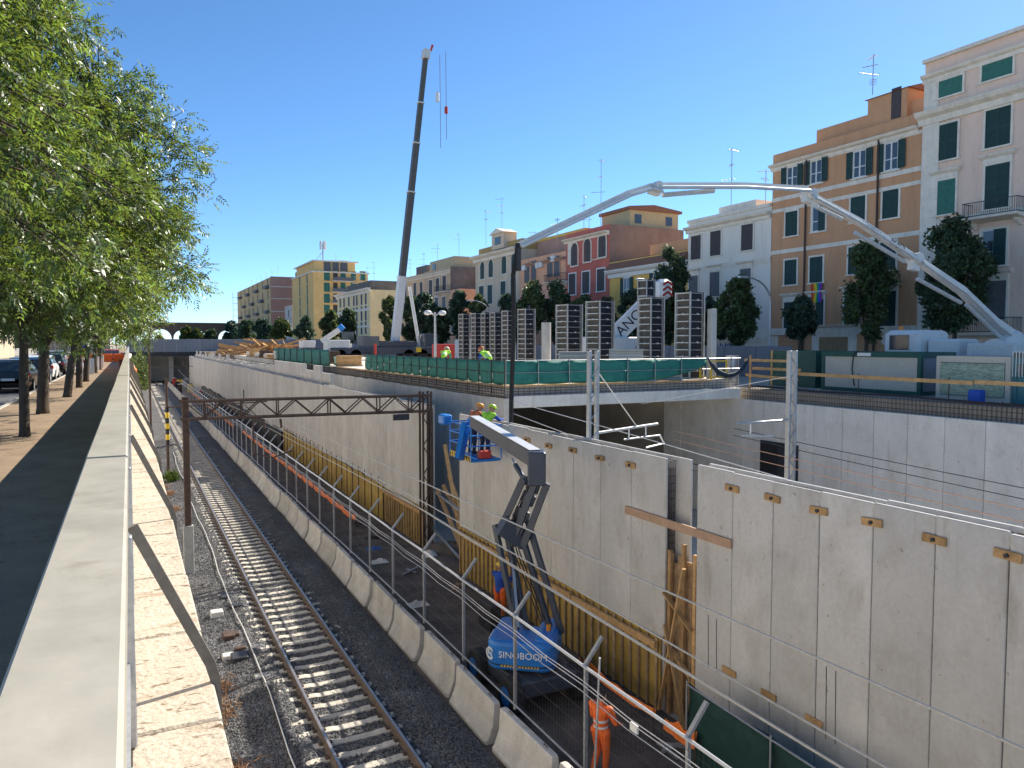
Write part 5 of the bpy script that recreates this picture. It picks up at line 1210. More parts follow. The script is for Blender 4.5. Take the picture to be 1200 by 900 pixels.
ys_ = thing('yellow_rack', 'small yellow steel rack of parts at the deck corner', 'rack', (25.9,28.9,zD))
for x in (25.6,26.6):
    for y in (28.6,29.4): MB().beam((x,y,zD),(x,y,zD+.95),.06,.06).build('post', YEL, ys_)
for z in (.12,.5,.9):
    for y in (28.6,29.4): MB().beam((25.6,y,zD+z),(26.6,y,zD+z),.05,.06).build('rail', YEL, ys_)
# timber heaps far along the site
def heap(label, px, py, D, n, L, seed):
    p = P(px,py,D=D); t = thing('timber_heap', label, 'timber', (p.x,p.y,.22)); rj = random.Random(seed)
    for i in range(n):
        a = rj.uniform(-.6,.6)+(0 if i%3 else 1.4); z = .25+i*.12*2.2/n*L*.35; c_ = Vector((p.x+rj.uniform(-L,L)*.5*(1-i/n),p.y+rj.uniform(-1,1),z)); d = Vector((math.cos(a),math.sin(a),rj.uniform(-.28,.28)))*L*.5
        MB().beam(c_-d+Vector((0,0,max(0,abs(d.z)))),c_+d+Vector((0,0,max(0,abs(d.z)))),.12,.22).build('plank', WOOD, t)
heap('left heap of ochre timber planks far along the site',276,413,125,26,5,1); heap('middle heap of ochre timber planks far along the site',296,412,120,30,6,2); heap('right and largest heap of ochre timber planks far along the site',318,411,115,40,8,3)
rj = random.Random(77)
for i in range(14):
    px = 262+i*11.5+rj.uniform(-3,3); D = 100-i*3.2; p = P(px,417,D=D); w_ = rj.uniform(.7,2.0); h_ = rj.uniform(.4,1.0); x_ = max(14.6,p.x)
    t = thing('site_pallet', 'pallet of building materials, %s from the left along the far deck edge' % ORD[i], 'pallet', (x_,p.y,.3), 'pallets along the far deck edge')
    for q in range(3): MB().box(x_-w_/2,x_+w_/2,p.y-.6+q*.5,p.y-.45+q*.5,.30,.42).build('runner', WOODD, t)
    nq = 3
    for q in range(nq): MB().bbox(x_-w_/2+rj.uniform(0,.1),x_+w_/2-rj.uniform(0,.1),p.y-.6,p.y+.6,.425+q*h_/nq,.42+(q+1)*h_/nq,.02).build('bundle', [OFFW,WOOD,CONC_G,RUST][i%4], t)
# upright fence of small posts along the back rim of the far wall
rm = thing('rim_panels', 'low broken row of back panels rising above the far wall top', 'wall', (13,80,-.6))
y = 50
while y < 165:
    L = rj.uniform(2,4); z = rj.uniform(-.35,.15) if rj.random()<.8 else .5; MB().bbox(11.9,12.05,y,y+L-.1,-2.0,z,.01).build('panel', CONC, rm); y += L
# ------------------------------------------------------------------ big mobile crane
def tube_boom(t, pts, mat, name): pass
cb = P(464,404,D=82); cr = thing('mobile_crane', 'large white mobile crane with tall grey telescopic boom raised', 'crane', (cb.x,cb.y,.22))
tip = P(499,64,D=82); tip = Vector((tip.x,tip.y,tip.z)); foot = P(463,401,D=82)
def bp_(t): return foot.lerp(tip,t)
secs = [(0,.225,.80,.90,CRANEW),(.215,.52,.66,.74,CRANEG),(.515,.69,.59,.66,CRANEG),(.685,.83,.52,.58,CRANEG),(.825,.985,.46,.52,CRANEG)]
for a,b_,w_,h_,mt_ in secs: MB().beam(bp_(a),bp_(b_),w_,h_,(0,1,0)).build('boom_section', mt_, cr)
for a,w_ in ((.225,.96),(.52,.82),(.69,.74),(.83,.66)): MB().beam(bp_(a-.001),bp_(a+.003),w_,w_+.1,(0,1,0)).build('boom_collar', CRANEW, cr)
MB().beam(bp_(.985),bp_(1.015),.7,.9,(0,1,0)).build('boom_head', CRANEW, cr); MB().beam(bp_(1.015)+Vector((.5,0,0)),bp_(1.035)+Vector((.6,-.2,0)),.2,.2,(0,1,0)).build('head_sheave', RED, cr)
hx = tip+Vector((1.2,-.6,0))
for dx,z0,z1 in ((.2,0,-10),(.9,.5,-9.0)): MB().tube([hx+Vector((dx,0,z0)),hx+Vector((dx+.05,0,z1))],.03,4).build('hoist_rope', DARKST, cr)
for dx,zz_,mt_,h_ in ((-.1,-4.0,WHITE,1.6),(.92,-5.4,RED,1.2)): MB().bbox(hx.x+dx-.18,hx.x+dx+.18,hx.y-.18,hx.y+.18,hx.z+zz_-h_*.7,hx.z+zz_,.1).build('hook_block', mt_, cr)
MB().tube([bp_(.2)+Vector((.95,0,-.2)),foot+Vector((2.6,-.6,-.6))],.2,8).build('luffing_cylinder', CRANEW, cr)
gz = .22
def cbx(dx0,dx1,dy0,dy1,z0,z1,mat,name,par=cr,c=None,b=.06):
    c = c or cb; return MB().bbox(c.x+dx0,c.x+dx1,c.y+dy0,c.y+dy1,gz+z0,gz+z1,b).build(name, mat, par)
cbx(-7.5,6,-1.4,1.4,.7,1.4,LIFTG,'carrier'); cbx(-7.6,-5.4,-1.3,1.3,.8,2.2,CRANEW,'driver_cab'); cbx(-2.2,2.0,-1.1,1.1,1.45,2.1,LIFTG,'superstructure'); cbx(-4.0,-2.2,-1.2,1.2,1.5,2.6,M('counterweight',(.12,.13,.14),.7),'counterweight'); cbx(2.6,4.2,-1.9,-.5,1.5,2.9,GLASS,'crane_cab')
for x in (-6.4,-4.8,1.0,2.6,4.2):
    for sy in (-1.25,1.0): MB().tube([(cb.x+x,cb.y+sy-.15,gz+.6),(cb.x+x,cb.y+sy+.25,gz+.6)],.6,14).build('wheel', RUBBER, cr)
for x in (-3.2,4.9): cbx(x-.15,x+.15,-3.0,3.0,.5,.8,LIFTG,'outrigger_beam'); MB().tube([(cb.x+x,cb.y-2.9,gz),(cb.x+x,cb.y-2.9,gz+1.8)],.14,8).build('outrigger_jack', RED, cr)
for x in (1.8,4.6): cbx(x,x+.6,-1.46,-1.41,.9,1.4,YEL,'warning_plate',b=.005)
# small telescopic handler left of it
cb2 = P(390,404,D=95); t2 = thing('small_crane', 'small white mobile crane with short raised boom beside the trees', 'crane', (cb2.x,cb2.y,.22))
cbx(-4,3.2,-1.2,1.2,.6,1.3,LIFTG,'carrier',t2,cb2); cbx(-4,-2.4,-1.1,1.1,1.3,2.2,CRANEW,'cab',t2,cb2); cbx(-.8,2.2,-1.0,1.0,1.32,1.8,CRANEW,'superstructure',t2,cb2); cbx(1.0,2.4,-1.25,-.4,2.22,3.3,GLASS,'operator_cab',t2,cb2)
MB().beam(P(377,400,D=94),P(398,386,D=94),.6,.6,(0,0,1)).build('boom', CRANEW, t2); MB().beam(P(397,386.5,D=94),P(402,382,D=94),.6,.7,(0,0,1)).build('boom_head', LIFTB, t2)
for x in (-3,1.4,2.6): MB().tube([(cb2.x+x,cb2.y-1.3,gz+.5),(cb2.x+x,cb2.y-.9,gz+.5)],.5,12).build('wheel', RUBBER, t2)
# third crane whose lettered boom rises behind the column forms
a3, b3 = P(722,400,D=62), P(757,356,D=62); t3 = thing('lettered_crane', 'white crane boom with black lettering behind the column forms', 'crane', (a3.x,a3.y,0))
aa, bb = P(712,402,D=62), P(778,336,D=62); MB().beam(aa,bb,1.1,1.35,(0,0,1)).build('boom', CRANEW, t3)
e0 = P(716,386,D=60.5); dirv = (bb-aa).normalized(); ang = math.atan2(dirv.z, Vector((dirv.x,dirv.y,0)).length); hz_ = math.atan2(dirv.y,dirv.x)
o = text('ANO', 1.15, (0,0,0), (0,0,0), BLACKP, t3, .01); nrm = Vector((dirv.y,-dirv.x,0)).normalized(); upn = nrm.cross(dirv)*1.0; upn = dirv.cross(nrm)*-1
mid = aa.lerp(bb,.36)+nrm*.57; Mx = Matrix((dirv, nrm.cross(dirv)*-1 if (nrm.cross(dirv)).z<0 else nrm.cross(dirv), nrm)).transposed().to_4x4(); Mx.translation = mid-Vector(OFF[t3.name]); o.matrix_local = Mx
hd3 = P(777,339,D=61); MB().bbox(hd3.x-.6,hd3.x+.6,hd3.y-.6,hd3.y+.6,hd3.z-.8,hd3.z+.8,.25).build('boom_head', WHITE, t3)
m = MB()
for k in range(3): m.beam((hd3.x-.5,hd3.y-.63,hd3.z-.55+k*.42),(hd3.x,hd3.y-.63,hd3.z-.25+k*.42),.02,.18,(0,0,1)); m.beam((hd3.x+.5,hd3.y-.63,hd3.z-.55+k*.42),(hd3.x,hd3.y-.63,hd3.z-.25+k*.42),.02,.18,(0,0,1))
m.build('chevrons', RED, t3)
MB().bbox(a3.x-3,a3.x+3,a3.y-1.2,a3.y+1.2,.25,2.6,.1).build('carrier', WHITE, t3)
for dx in (-2,0,2): MB().tube([(a3.x+dx,a3.y-1.3,.75),(a3.x+dx,a3.y-1.0,.75)],.5,12).build('wheel', RUBBER, t3)
# ------------------------------------------------------------------ concrete pump with its long placing boom
hosex, hosey = P(599,494,D=26.3).x+.05, P(599,494,D=26.3).y
T0 = Vector((36.0,20.4,0)); H0 = Vector((hosex,hosey,0)); nrm = Vector((-(T0-H0).y,(T0-H0).x,0)).normalized(); PL = (nrm, nrm.dot(H0))
def A(px,py): return P(px,py,N=PL)
pt_ = thing('concrete_pump', 'white concrete pump truck with long folding boom reaching over the site', 'pump truck', (36,20.4,-.1))
arms = [('boom_section',[(1190,396),(1165,378),(1126,340),(1072,303)],.44,.30),('boom_section',[(1076,306),(1010,262),(945,226)],.30,.24),('boom_section',[(950,232),(944,221),(870,217),(768,217)],.22,.18),('boom_section',[(772,222),(762,218),(735,226),(608,286)],.19,.14)]
for nm,pts,w0,w1 in arms:
    q = [A(*p_) for p_ in pts]; n = len(q)-1; m = MB()
    for i in range(n):
        wa, wb = w0+(w1-w0)*i/n, w0+(w1-w0)*(i+1)/n; d = (q[i+1]-q[i]).normalized()*.05; m.tbeam(q[i]-d,q[i+1]+d,wa*.8,wa,wb*.8,wb,(0,0,1))
    m.build(nm, CRANEW, pt_)
off = nrm*-.28 if nrm.y > 0 else nrm*.28
pp_ = []
for nm,pts,w0,w1 in arms: pp_ += [A(x_,y_+4)+off for x_,y_ in pts]
MB().tube(pp_,.07,6).build('delivery_pipe', STEELL, pt_)
for (a,b) in (((1073,322),(1124,348)),((1058,302),(1000,266)),((955,238),(985,250)),((775,224),(835,217)),((1130,352),(1172,390))):
    MB().tube([A(a[0],a[1]+5)+off*.3,A(b[0],b[1]+7)+off*.3],.09,8).build('ram', STEELL, pt_)
for (x_,y_,s) in ((1072,303,.42),(948,228,.38),(768,218,.26)):
    c_ = A(x_,y_); MB().tube([c_-nrm*.3,c_+nrm*.3],s*.55,12).build('pivot', CRANEW, pt_)
    c2_ = A(x_-2,y_+10 if x_<1000 else y_+14); MB().beam(c_,c2_,.3,.4).build('link_plate', CRANEW, pt_)
cifa = text('CIFA', .40, A(1052,289)+off*.75, (0,0,0), BLACKP, pt_, .004)
def put(o, p0, p1, side, size=None):
    d = (p1-p0).normalized(); z_ = side.normalized(); y_ = z_.cross(d); Mx = Matrix((d,y_,z_)).transposed().to_4x4(); Mx.translation = (p0+p1)/2+side-Vector(OFF[pt_.name]); o.matrix_local = Mx
put(cifa, A(1062,296), A(1035,279), off*.62)
o = text('MAGNUM', .24, (0,0,0), (0,0,0), LIFTG, pt_, .004); put(o, A(1030,276), A(1005,260), off*.62)
# rubber end hose
tp = A(607,287); hp_ = [tp+Vector((0,0,.05)), tp+Vector((-.05,0,-.3))]+[Vector((hosex+.05*math.sin(k*.6),hosey,tp.z-.3+(P(599,496,D=26.3).z-tp.z+.3)*k/8)) for k in range(1,9)]
MB().tube(hp_,.085,8).build('end_hose', RUBBER, pt_); MB().tube([tp+Vector((0,0,-.1)),tp+Vector((0,0,-.9))],.12,8).build('hose_clamp', DARKST, pt_)
# truck
MB().bbox(35.0,37.4,15.5,26.5,.75,1.15,.06).build('chassis', LIFTG, pt_); MB().bbox(34.9,37.4,24.1,26.1,.9,2.75,.18).build('cab', WHITE, pt_); 
MB().bbox(34.87,34.9,24.6,25.7,1.75,2.5,.02).build('side_window', GLASS, pt_); MB().bbox(35.4,37.1,22.4,24.0,1.2,2.3,.1).build('equipment_box', WHITE, pt_)
MB().bbox(34.7,36.9,19.4,21.6,1.15,2.1,.08).build('turret_base', CRANEW, pt_)
MB().tube([(34.8,20.4,1.75),(37.0,20.4,1.75)],.55,18).build('slew_drum', CRANEW, pt_); MB().tube([(35.3,20.4,1.9),A(1190,396)],.42,10).build('slew_post', CRANEW, pt_)
for y in (16.5,18,23,25.2): MB().tube([(34.95,y,.42),(35.35,y,.42)],.52,14).build('wheel', RUBBER, pt_)
MB().tube([(35.5,25.5,2.75),(35.5,25.5,2.95)],.1,8).build('beacon', M('amber_lamp',(.8,.25,.02),.3), pt_)
# ------------------------------------------------------------------ site cabins
def cabin(name, label, x0, x1, y0, y1, z1, fr, pan, panx=None, z0=-.15):
    t = thing(name, label, 'site cabin', ((x0+x1)/2,(y0+y1)/2,z0)); MB().box(x0+.06,x1-.06,y0+.06,y1-.06,z0+.05,z1-.06).build('wall', pan, t)
    for x in (x0,x1-.18):
        for y in (y0,y1-.18): MB().bbox(x,x+.18,y,y+.18,z0,z1,.01).build('corner_post', fr, t)
    for a in ((x0+.001,x0+.16,y0+.18,y1-.18),(x1-.16,x1-.001,y0+.18,y1-.18),(x0+.18,x1-.18,y0+.001,y0+.16),(x0+.18,x1-.18,y1-.16,y1-.001)):
        MB().box(*a,z1-.24,z1-.002).build('top_rail', fr, t); MB().box(*a,z0+.002,z0+.16).build('bottom_rail', fr, t)
    return t
GRF = M('cabin_green', (.015,.085,.07), .5, .15, 2); BEI = M('cabin_beige', (.50,.47,.40), .7, .06, 2); GRY = M('cabin_grey', (.24,.25,.27), .6, .08, 2)
zcab = P(1000,412,X=30).z
c1 = cabin('site_cabin','beige site cabin with dark green frame beyond the pit',30,32.4,P(1080,402,X=30).y,P(963,402,X=30).y,zcab,GRF,BEI)
yc0 = P(1080,402,X=30).y; MB().box(30.2,32.2,yc0+.03,yc0+.058,.02,zcab-.25).build('end_panel', GRY, c1); pn = P(1012,415,X=29.95); MB().box(29.97,29.999,pn.y-.35,pn.y+.35,zcab-.2,zcab-.05).build('name_plate', WHITE, c1)
py_ = P(1004,418,X=29.95).y; MB().tube([(29.95,py_,zcab),(29.93,py_+.15,1.6),(29.95,py_+.25,.9),(29.95,py_+.1,.1)],.03,5).build('hanging_cable', BLACKP, c1)
c2 = cabin('site_cabin','plain dark green site cabin at the left end of the cabin row',30.6,33,P(962,402,X=30.6).y+.3,P(928,402,X=30.6).y+1.5,zcab+.0,GRF,GRF)
c3 = cabin('site_cabin','glazed pale green site kiosk before the pump truck',29.2,31.6,P(1185,402,X=29.2).y,P(1098,402,X=29.2).y,zcab-.12,BEI,GRY)
def tilemat():
    m, t, b, nn, ln = mk('glass_mosaic'); g = nn('ShaderNodeNewGeometry'); mp = nn('ShaderNodeMapping'); mp.inputs['Scale'].default_value = (1,2.2,9); ln(g.outputs['Position'],mp.inputs[0])
    n = nn('ShaderNodeTexNoise'); n.inputs['Scale'].default_value = 3; n.inputs['Detail'].default_value=8; ln(mp.outputs[0],n.inputs[0]); cr_ = nn('ShaderNodeValToRGB'); e = cr_.color_ramp.elements; e[0].position=.3; e[1].position=.75; e[0].color=(.10,.19,.14,1); e[1].color=(.42,.52,.42,1); ln(n.outputs[0],cr_.inputs[0]); ln(cr_.outputs[0],b.inputs[0]); b.inputs['Roughness'].default_value=.3
    bp = nn('ShaderNodeBump'); bp.inputs['Strength'].default_value=.6; ln(n.outputs[0],bp.inputs['Height']); ln(bp.outputs[0],b.inputs['Normal']); return m
yk0, yk1 = P(1185,402,X=29.2).y, P(1098,402,X=29.2).y
MB().box(29.19,29.24,yk0+.2,yk1-.2,.05,zcab-.4).build('glazing_film', tilemat(), c3)
c4 = cabin('site_cabin','teal site cabin with barred window at the right edge',29.3,31.7,P(1260,402,X=29.3).y,P(1187,402,X=29.3).y,zcab-.14,M('cabin_teal',(.05,.17,.19),.5,.1),M('cabin_teal_wall',(.07,.20,.22),.55,.1))
yw = P(1198,420,X=29.3).y; MB().box(29.32,29.352,yw-.6,yw+.35,.9,1.75).build('window', GLASS, c4)
for k in range(9): MB().tube([(29.29,yw-.6+k*.115,.85),(29.29,yw-.6+k*.115,1.8)],.016,5).build('window_bar', WHITE, c4)
p = P(1143,488,X=28.2); tag(MB().bbox(28.0,28.45,p.y-.22,p.y+.22,-.16,.35,.05).build('plastic_drum', BLUEC), 'dark blue plastic drum before the glazed kiosk', 'drum')
# hoarding and low site fence in front of the far houses
hf = thing('site_hoarding', 'low grey site hoarding along the street before the houses', 'hoarding', (36,70,-.16))
gh = MB().bbox(-.04,.04,.02,2.98,-.16,1.9,.01).mesh('panel', M('hoarding_blue_grey',(.15,.175,.21),.7,.1,1,rand=.15))
for i in range(40): inst('panel', gh, hf, (37,34+i*3.0,0))
tag(MB().bbox(25.5,27.8,66,66.8,.24,2.0,.03).build('red_container', RED), 'dark red steel tool box on the deck right of the crane', 'tool box')
p = P(543,405,D=62); tb = thing('portable_toilet','pale blue portable toilet left of the column forms','toilet',(p.x,p.y,.3)); MB().bbox(p.x-.55,p.x+.55,p.y-.55,p.y+.55,.3,2.4,.05).build('cabin', M('toilet_blue',(.35,.42,.50),.6,.05), tb); MB().bbox(p.x-.4,p.x+.4,p.y-.575,p.y-.551,.5,2.2,.01).build('door', M('toilet_door',(.45,.5,.55),.6,.05), tb)
# lamps
def street_lamp(label, x, y, z0, h, reach, dirx, twin=False):
    t = thing('street_lamp', label, 'street lamp', (x,y,z0))
    if twin:
        MB().tube([(x,y,z0),(x,y,z0+h)],.13,8,r1=.09).build('pole', STEELL, t)
        for s in (-1,1): MB().tube([(x,y,z0+h-.3),(x+s*.5,y,z0+h)],.05,6).build('bracket', STEELL, t); MB().sphere((x+s*.65,y,z0+h-.05),.35,.35,.22,10,5).build('lamp_head', WHITE, t)
    else:
        pts = [(x,y,z0),(x,y,z0+h*.75)]+[(x+dirx*reach*(1-math.cos(R(a))),y,z0+h*.75+h*.25*math.sin(R(a))) for a in (15,30,45,60,75,90)]
        MB().tube(pts,.09,7,r1=.05).build('pole', STEEL, t); e = pts[-1]; MB().bbox(min(e[0],e[0]+dirx*.8),max(e[0],e[0]+dirx*.8),y-.15,y+.15,e[2]-.08,e[2]+.08,.03).build('lamp_head', STEELL, t)
p = P(510,404,D=63); street_lamp('twin-headed white lamp post on the deck right of the crane', p.x,p.y,.3,P(510,366,D=63).z-.3,0,0,True)
p = P(902,404,X=43); street_lamp('curved lamp post against the white building beside the orange one', 43,p.y,-.1,P(902,325,X=43).z,2.4,-1)
p = P(774,404,X=44); street_lamp('curved lamp post hidden among trees before the yellow house', 44,p.y,-.1,8,2,-1)
p = P(343,404,X=40); street_lamp('far curved lamp post before the pink end wall', 40,p.y,-.1,P(343,384,X=40).z+1,3,-1)
p = P(414,404,X=44); street_lamp('far curved lamp post before the pale corner building', 44,p.y,-.1,P(414,372,X=44).z,4,-1)
p = P(575,404,X=42); street_lamp('curved lamp post before the worn cream building', 42,p.y,-.1,P(575,352,X=42).z,2.5,-1)
# ------------------------------------------------------------------ trees
def np_mesh(name, V, F, mat, parent):
    o = OFF.get(parent.name,(0,0,0)) if parent is not None else (0,0,0)
    me = bpy.data.meshes.new(name); V = np.asarray(V)-np.array(o); nv = len(V); nf = len(F)
    me.vertices.add(nv); me.vertices.foreach_set('co', V.astype(np.float32).ravel()); me.loops.add(nf*4); me.loops.foreach_set('vertex_index', np.asarray(F,np.int32).ravel())
    me.polygons.add(nf); me.polygons.foreach_set('loop_start', np.arange(nf,dtype=np.int32)*4); me.update(calc_edges=True); me.materials.append(mat)
    ob = bpy.data.objects.new(name, me); COL.objects.link(ob)
    if parent is not None: ob.parent = parent
    return ob
def unit(a): return a/np.maximum(np.linalg.norm(a,axis=-1,keepdims=True),1e-9)
def compound_leaves(cen, rad, per, rng, L=.30, lf=.105, wd=.036, axis=None, npair=4, droop=.5):
    k = len(cen)*per; c = np.repeat(cen,per,0); r = np.repeat(rad,per); d0 = unit(rng.normal(size=(k,3))); pos = c+d0*(r*rng.random(k)**.5)[:,None]*np.array([1,1,.75])
    out = unit(d0+.5*rng.normal(size=(k,3))); out[:,2] -= droop*rng.random(k); out = unit(out); sd = unit(np.cross(out, rng.normal(size=(k,3))*.6+np.array([0,0,1])))
    up = np.cross(sd,out); Ls = L*rng.uniform(.7,1.15,k); Vs = []
    for i in range(npair*2+1):
        if i == npair*2: t = 1.; dv = out
        else: t = .25+.75*(i//2)/npair; s = 1 if i%2 else -1; dv = unit(out*.55+sd*s*.85-up*.15)
        b = pos+out*(Ls*t)[:,None]; l_ = (lf*rng.uniform(.75,1.2,k))[:,None]; wv = unit(np.cross(dv,up+.25*rng.normal(size=(k,3))))*wd*.5*rng.uniform(.8,1.2,k)[:,None]
        dd = dv+np.array([0,0,-1])*rng.uniform(0,.5,k)[:,None]; dd = unit(dd); mid = b+dv*l_*.45
        Vs.append(np.stack([b,mid+wv,b+dd*l_,mid-wv],1))
    V = np.concatenate(Vs,0).reshape(-1,3); F = np.arange(len(V)).reshape(-1,4); return V, F
def lumpy(rng, n, c, rx, ry, rz, fill=.35, tear=.42):
    d = unit(rng.normal(size=(n,3))); lob = 1+.16*np.sin(d[:,0]*5+1.3)*np.cos(d[:,2]*4+.4)+.14*np.sin(d[:,1]*6+2)+.1*np.sin(d[:,2]*7)
    r = np.where(rng.random(n)<fill, rng.random(n)**.5*.85, rng.uniform(.82,1.0,n))*lob
    w_ = (1.04-tear*d[:,2])[:,None]; s_ = d*r[:,None]*np.array([rx,ry,rz]); s_[:,:2] *= w_
    return np.array(c)+s_
def ash_tree(label, x, y, z0, hf, c, rx, ry, rz, ncl, per, seed, lean=(0,0), tr=.15, leaf=1.0, npair=4):
    rng = np.random.default_rng(seed); rj = random.Random(seed); t = thing('ash_tree', label, 'tree', (x,y,z0), 'row of pavement trees')
    top = Vector((x+lean[0],y+lean[1],z0+hf)); m = MB()
    m.tube([(x,y,z0-.1),(x+lean[0]*.05,y,z0+.15),(x+lean[0]*.3,y+lean[1]*.3,z0+hf*.4),(x+lean[0]*.75,y+lean[1]*.7,z0+hf*.8),top],[tr*1.35,tr*1.08,tr,tr*.9,tr*.8],10)
    cl = lumpy(rng,ncl,c,rx,ry,rz); cl = cl[cl[:,2] > 2.35+.85*np.maximum(0,cl[:,0]-.1)+.25*rng.normal(size=len(cl))]; limbs = []
    for k in range(7):
        a = k*2.4+rj.uniform(-.4,.4); e = Vector(c)+Vector((math.cos(a)*rx*.45,math.sin(a)*ry*.45,rz*rj.uniform(-.1,.55))); mid = top.lerp(e,.5)+Vector((rj.uniform(-.2,.2),rj.uniform(-.2,.2),.25))
        m.tube([top-Vector((0,0,.15)),mid,e],[tr*.55,tr*.36,tr*.2],7,cap=False); limbs += [mid,e,top.lerp(e,.75)]
    L_ = np.array([tuple(v) for v in limbs])
    m.build('trunk', BARK, t, smooth=True); m = MB()
    for q in cl:
        i = np.argmin(np.linalg.norm(L_-q,axis=1)); a = Vector(L_[i]); b = Vector(q); mid = a.lerp(b,.55)+Vector((0,0,.12)); b2 = b+(b-Vector(c)).normalized()*.35; m.tube([a,mid,b,b2],[.028,.018,.01,.004],4,cap=False)
    m.build('branches', BARK, t)
    V, F = compound_leaves(cl, rng.uniform(.35,.62,len(cl))*max(1,leaf*.7), per, rng, .30*leaf, .105*leaf, .036*leaf, npair=npair)
    o = np_mesh('crown', V, F, LEAF, t); return t
ash_tree('nearest ash tree, its trunk out of view at the left edge', -2.8,12.6,0,2.6,(-3.2,12.8,6.9),2.5,2.6,4.0,500,27,1,tr=.11)
ash_tree('ash tree with straight slim trunk, first visible trunk from the left', -2.15,20.0,0,2.3,(-1.75,20.4,5.6),3.0,3.2,4.0,580,25,2,(.05,0),.10,1.1)
ash_tree('ash tree with thick forked trunk, second visible trunk from the left', -2.35,26.3,0,2.1,(-1.6,26.3,5.6),2.8,3.1,3.5,420,20,3,(.1,0),.155,1.3)
ash_tree('leaning ash tree, third visible trunk from the left', -2.2,33.8,0,2.6,(-1.9,34,5.9),2.7,3.2,3.2,300,18,4,(.45,.1),.14,1.5)
ash_tree('ash tree with pale trunk, fourth visible trunk from the left', -2.15,40.8,0,2.6,(-2.3,41,5.6),2.5,3.0,3.0,250,15,5,(.05,0),.13,1.8,3)
ash_tree('ash tree beside the street signs, fifth visible trunk from the left', -2.15,47.0,0,2.6,(-2.4,47,5.4),2.4,3.0,2.9,230,13,6,(.2,0),.14,2.0,3)
ash_tree('distant ash tree, sixth trunk down the pavement', -2.2,60,0,2.4,(-2.5,60,5.0),2.4,3.0,2.6,200,11,7,(.1,0),.16,2.3,3)
ash_tree('farthest ash tree of the row, before the red and white barrier', -2.2,68,0,2.4,(-2.6,68,4.8),2.3,3.0,2.5,180,10,8,(.1,0),.16,2.5,3)
def leaf_quads(cen, s, rng):
    k = len(cen); a = unit(rng.normal(size=(k,3))); b = unit(np.cross(a,rng.normal(size=(k,3)))); s = s*rng.uniform(.6,1.3,k)[:,None]
    V = np.stack([cen-a*s,cen+b*s*.55,cen+a*s,cen-b*s*.55],1).reshape(-1,3); return V, np.arange(len(V)).reshape(-1,4)
def street_tree(label, px, D, w_, pt, z0=-.1, seed=0, th=1.6, mat=LEAFD, px_top=None, n=4200, flat=1.0):
    rng = np.random.default_rng(100+seed); b0 = P(px,404,D=D); zt = P(px,pt,D=D).z; W = w_*D/FPX/2
    t = thing('street_tree', label, 'tree', (b0.x,b0.y,z0), 'street trees before the houses'); H = zt-z0; cz = z0+th+(H-th)/2; rz = (H-th)/2
    m = MB(); m.tube([(b0.x,b0.y,z0-.1),(b0.x+.05,b0.y,z0+th),(b0.x,b0.y,z0+th+rz),(b0.x,b0.y,zt-rz*.4)],[.17,.13,.09,.03],8)
    for k in range(6): a = k*1.05; m.tube([(b0.x,b0.y,z0+th*.8+k*.15),(b0.x+math.cos(a)*W*.5,b0.y+math.sin(a)*W*.5,cz),(b0.x+math.cos(a)*W*.6,b0.y+math.sin(a)*W*.6,cz+rz*.4)],[.06,.035,.01],5,cap=False)
    m.build('trunk', BARK, t)
    K = 38; zk = rng.random(K)*1.9-.95; ak = rng.random(K)*6.283
    prof = np.clip((zk+1.0)/.5,0,1)**.7*np.clip((1.0-zk)/.8,0,1)**.55
    rk = W*prof*np.where(rng.random(K)<.3, rng.random(K)*.6, rng.uniform(.55,.86,K)*(1+.22*np.sin(2*ak+3*zk+seed)))
    ck = np.stack([b0.x+rk*np.cos(ak), b0.y+rk*np.sin(ak)*flat, cz+zk*rz*.93],1); sk_ = W*rng.uniform(.13,.36,K)
    per = n//K; d = unit(rng.normal(size=(K*per,3))); cen = np.repeat(ck,per,0)+d*(np.repeat(sk_,per)*rng.random(K*per)**.45)[:,None]*np.array([1,1,1.25])
    for q in range(K): pass
    s = .15*max(1,D/60); V, F = leaf_quads(cen+rng.normal(size=cen.shape)*.12, s, rng); np_mesh('crown', V, F, mat, t); return t
ST = [(1118,50,88,262,3.0,'wide dark street tree before the pink building, the rightmost tree'),(1015,56,64,288,2.4,'tall dark street tree before the orange building'),(937,60,38,353,2.6,'small round street tree before the orange building'),
 (864,64,46,322,2.2,'columnar street tree before the white building'),(832,70,34,350,2,'low street tree left of the white building trees'),(784,72,58,290,1.5,'tallest dark street tree between yellow and white houses'),
 (738,82,40,343,2,'street tree under the ochre house window'),(712,84,36,352,2,'street tree before the red house, right side'),(685,86,38,348,2,'street tree before the red house, left side'),
 (650,90,44,333,2,'street tree before the salmon house'),(622,92,44,327,2,'bushy street tree by the salmon house corner'),(596,98,40,345,2,'street tree before the worn cream house'),
 (562,105,30,347,2.5,'street tree before the low pink house'),(540,108,28,343,2.5,'slim street tree left of the low pink house'),(516,112,34,362,2.5,'small street tree beside the twin lamp post'),(499,114,30,340,2.5,'columnar street tree right of the crane boom'),
 (482,116,30,348,2.5,'columnar street tree just right of the crane foot'),(457,124,24,346,2.5,'street tree left of the crane foot'),(408,150,22,363,2.5,'street tree before the pale corner building'),(388,155,26,366,2.5,'street tree by the small crane'),
 (358,170,26,373,2.5,'round tree before the tall yellow block'),(330,185,22,373,2.5,'lighter round tree before the small white house'),(308,200,20,374,2.5,'round dark tree before the pink end wall'),(290,205,22,376,2.5,'dark tree by the far block, right one'),(272,215,20,379,2.5,'dark tree by the far block, left one'),(247,235,12,386,2,'dark tree at the left end of the far tree line')]
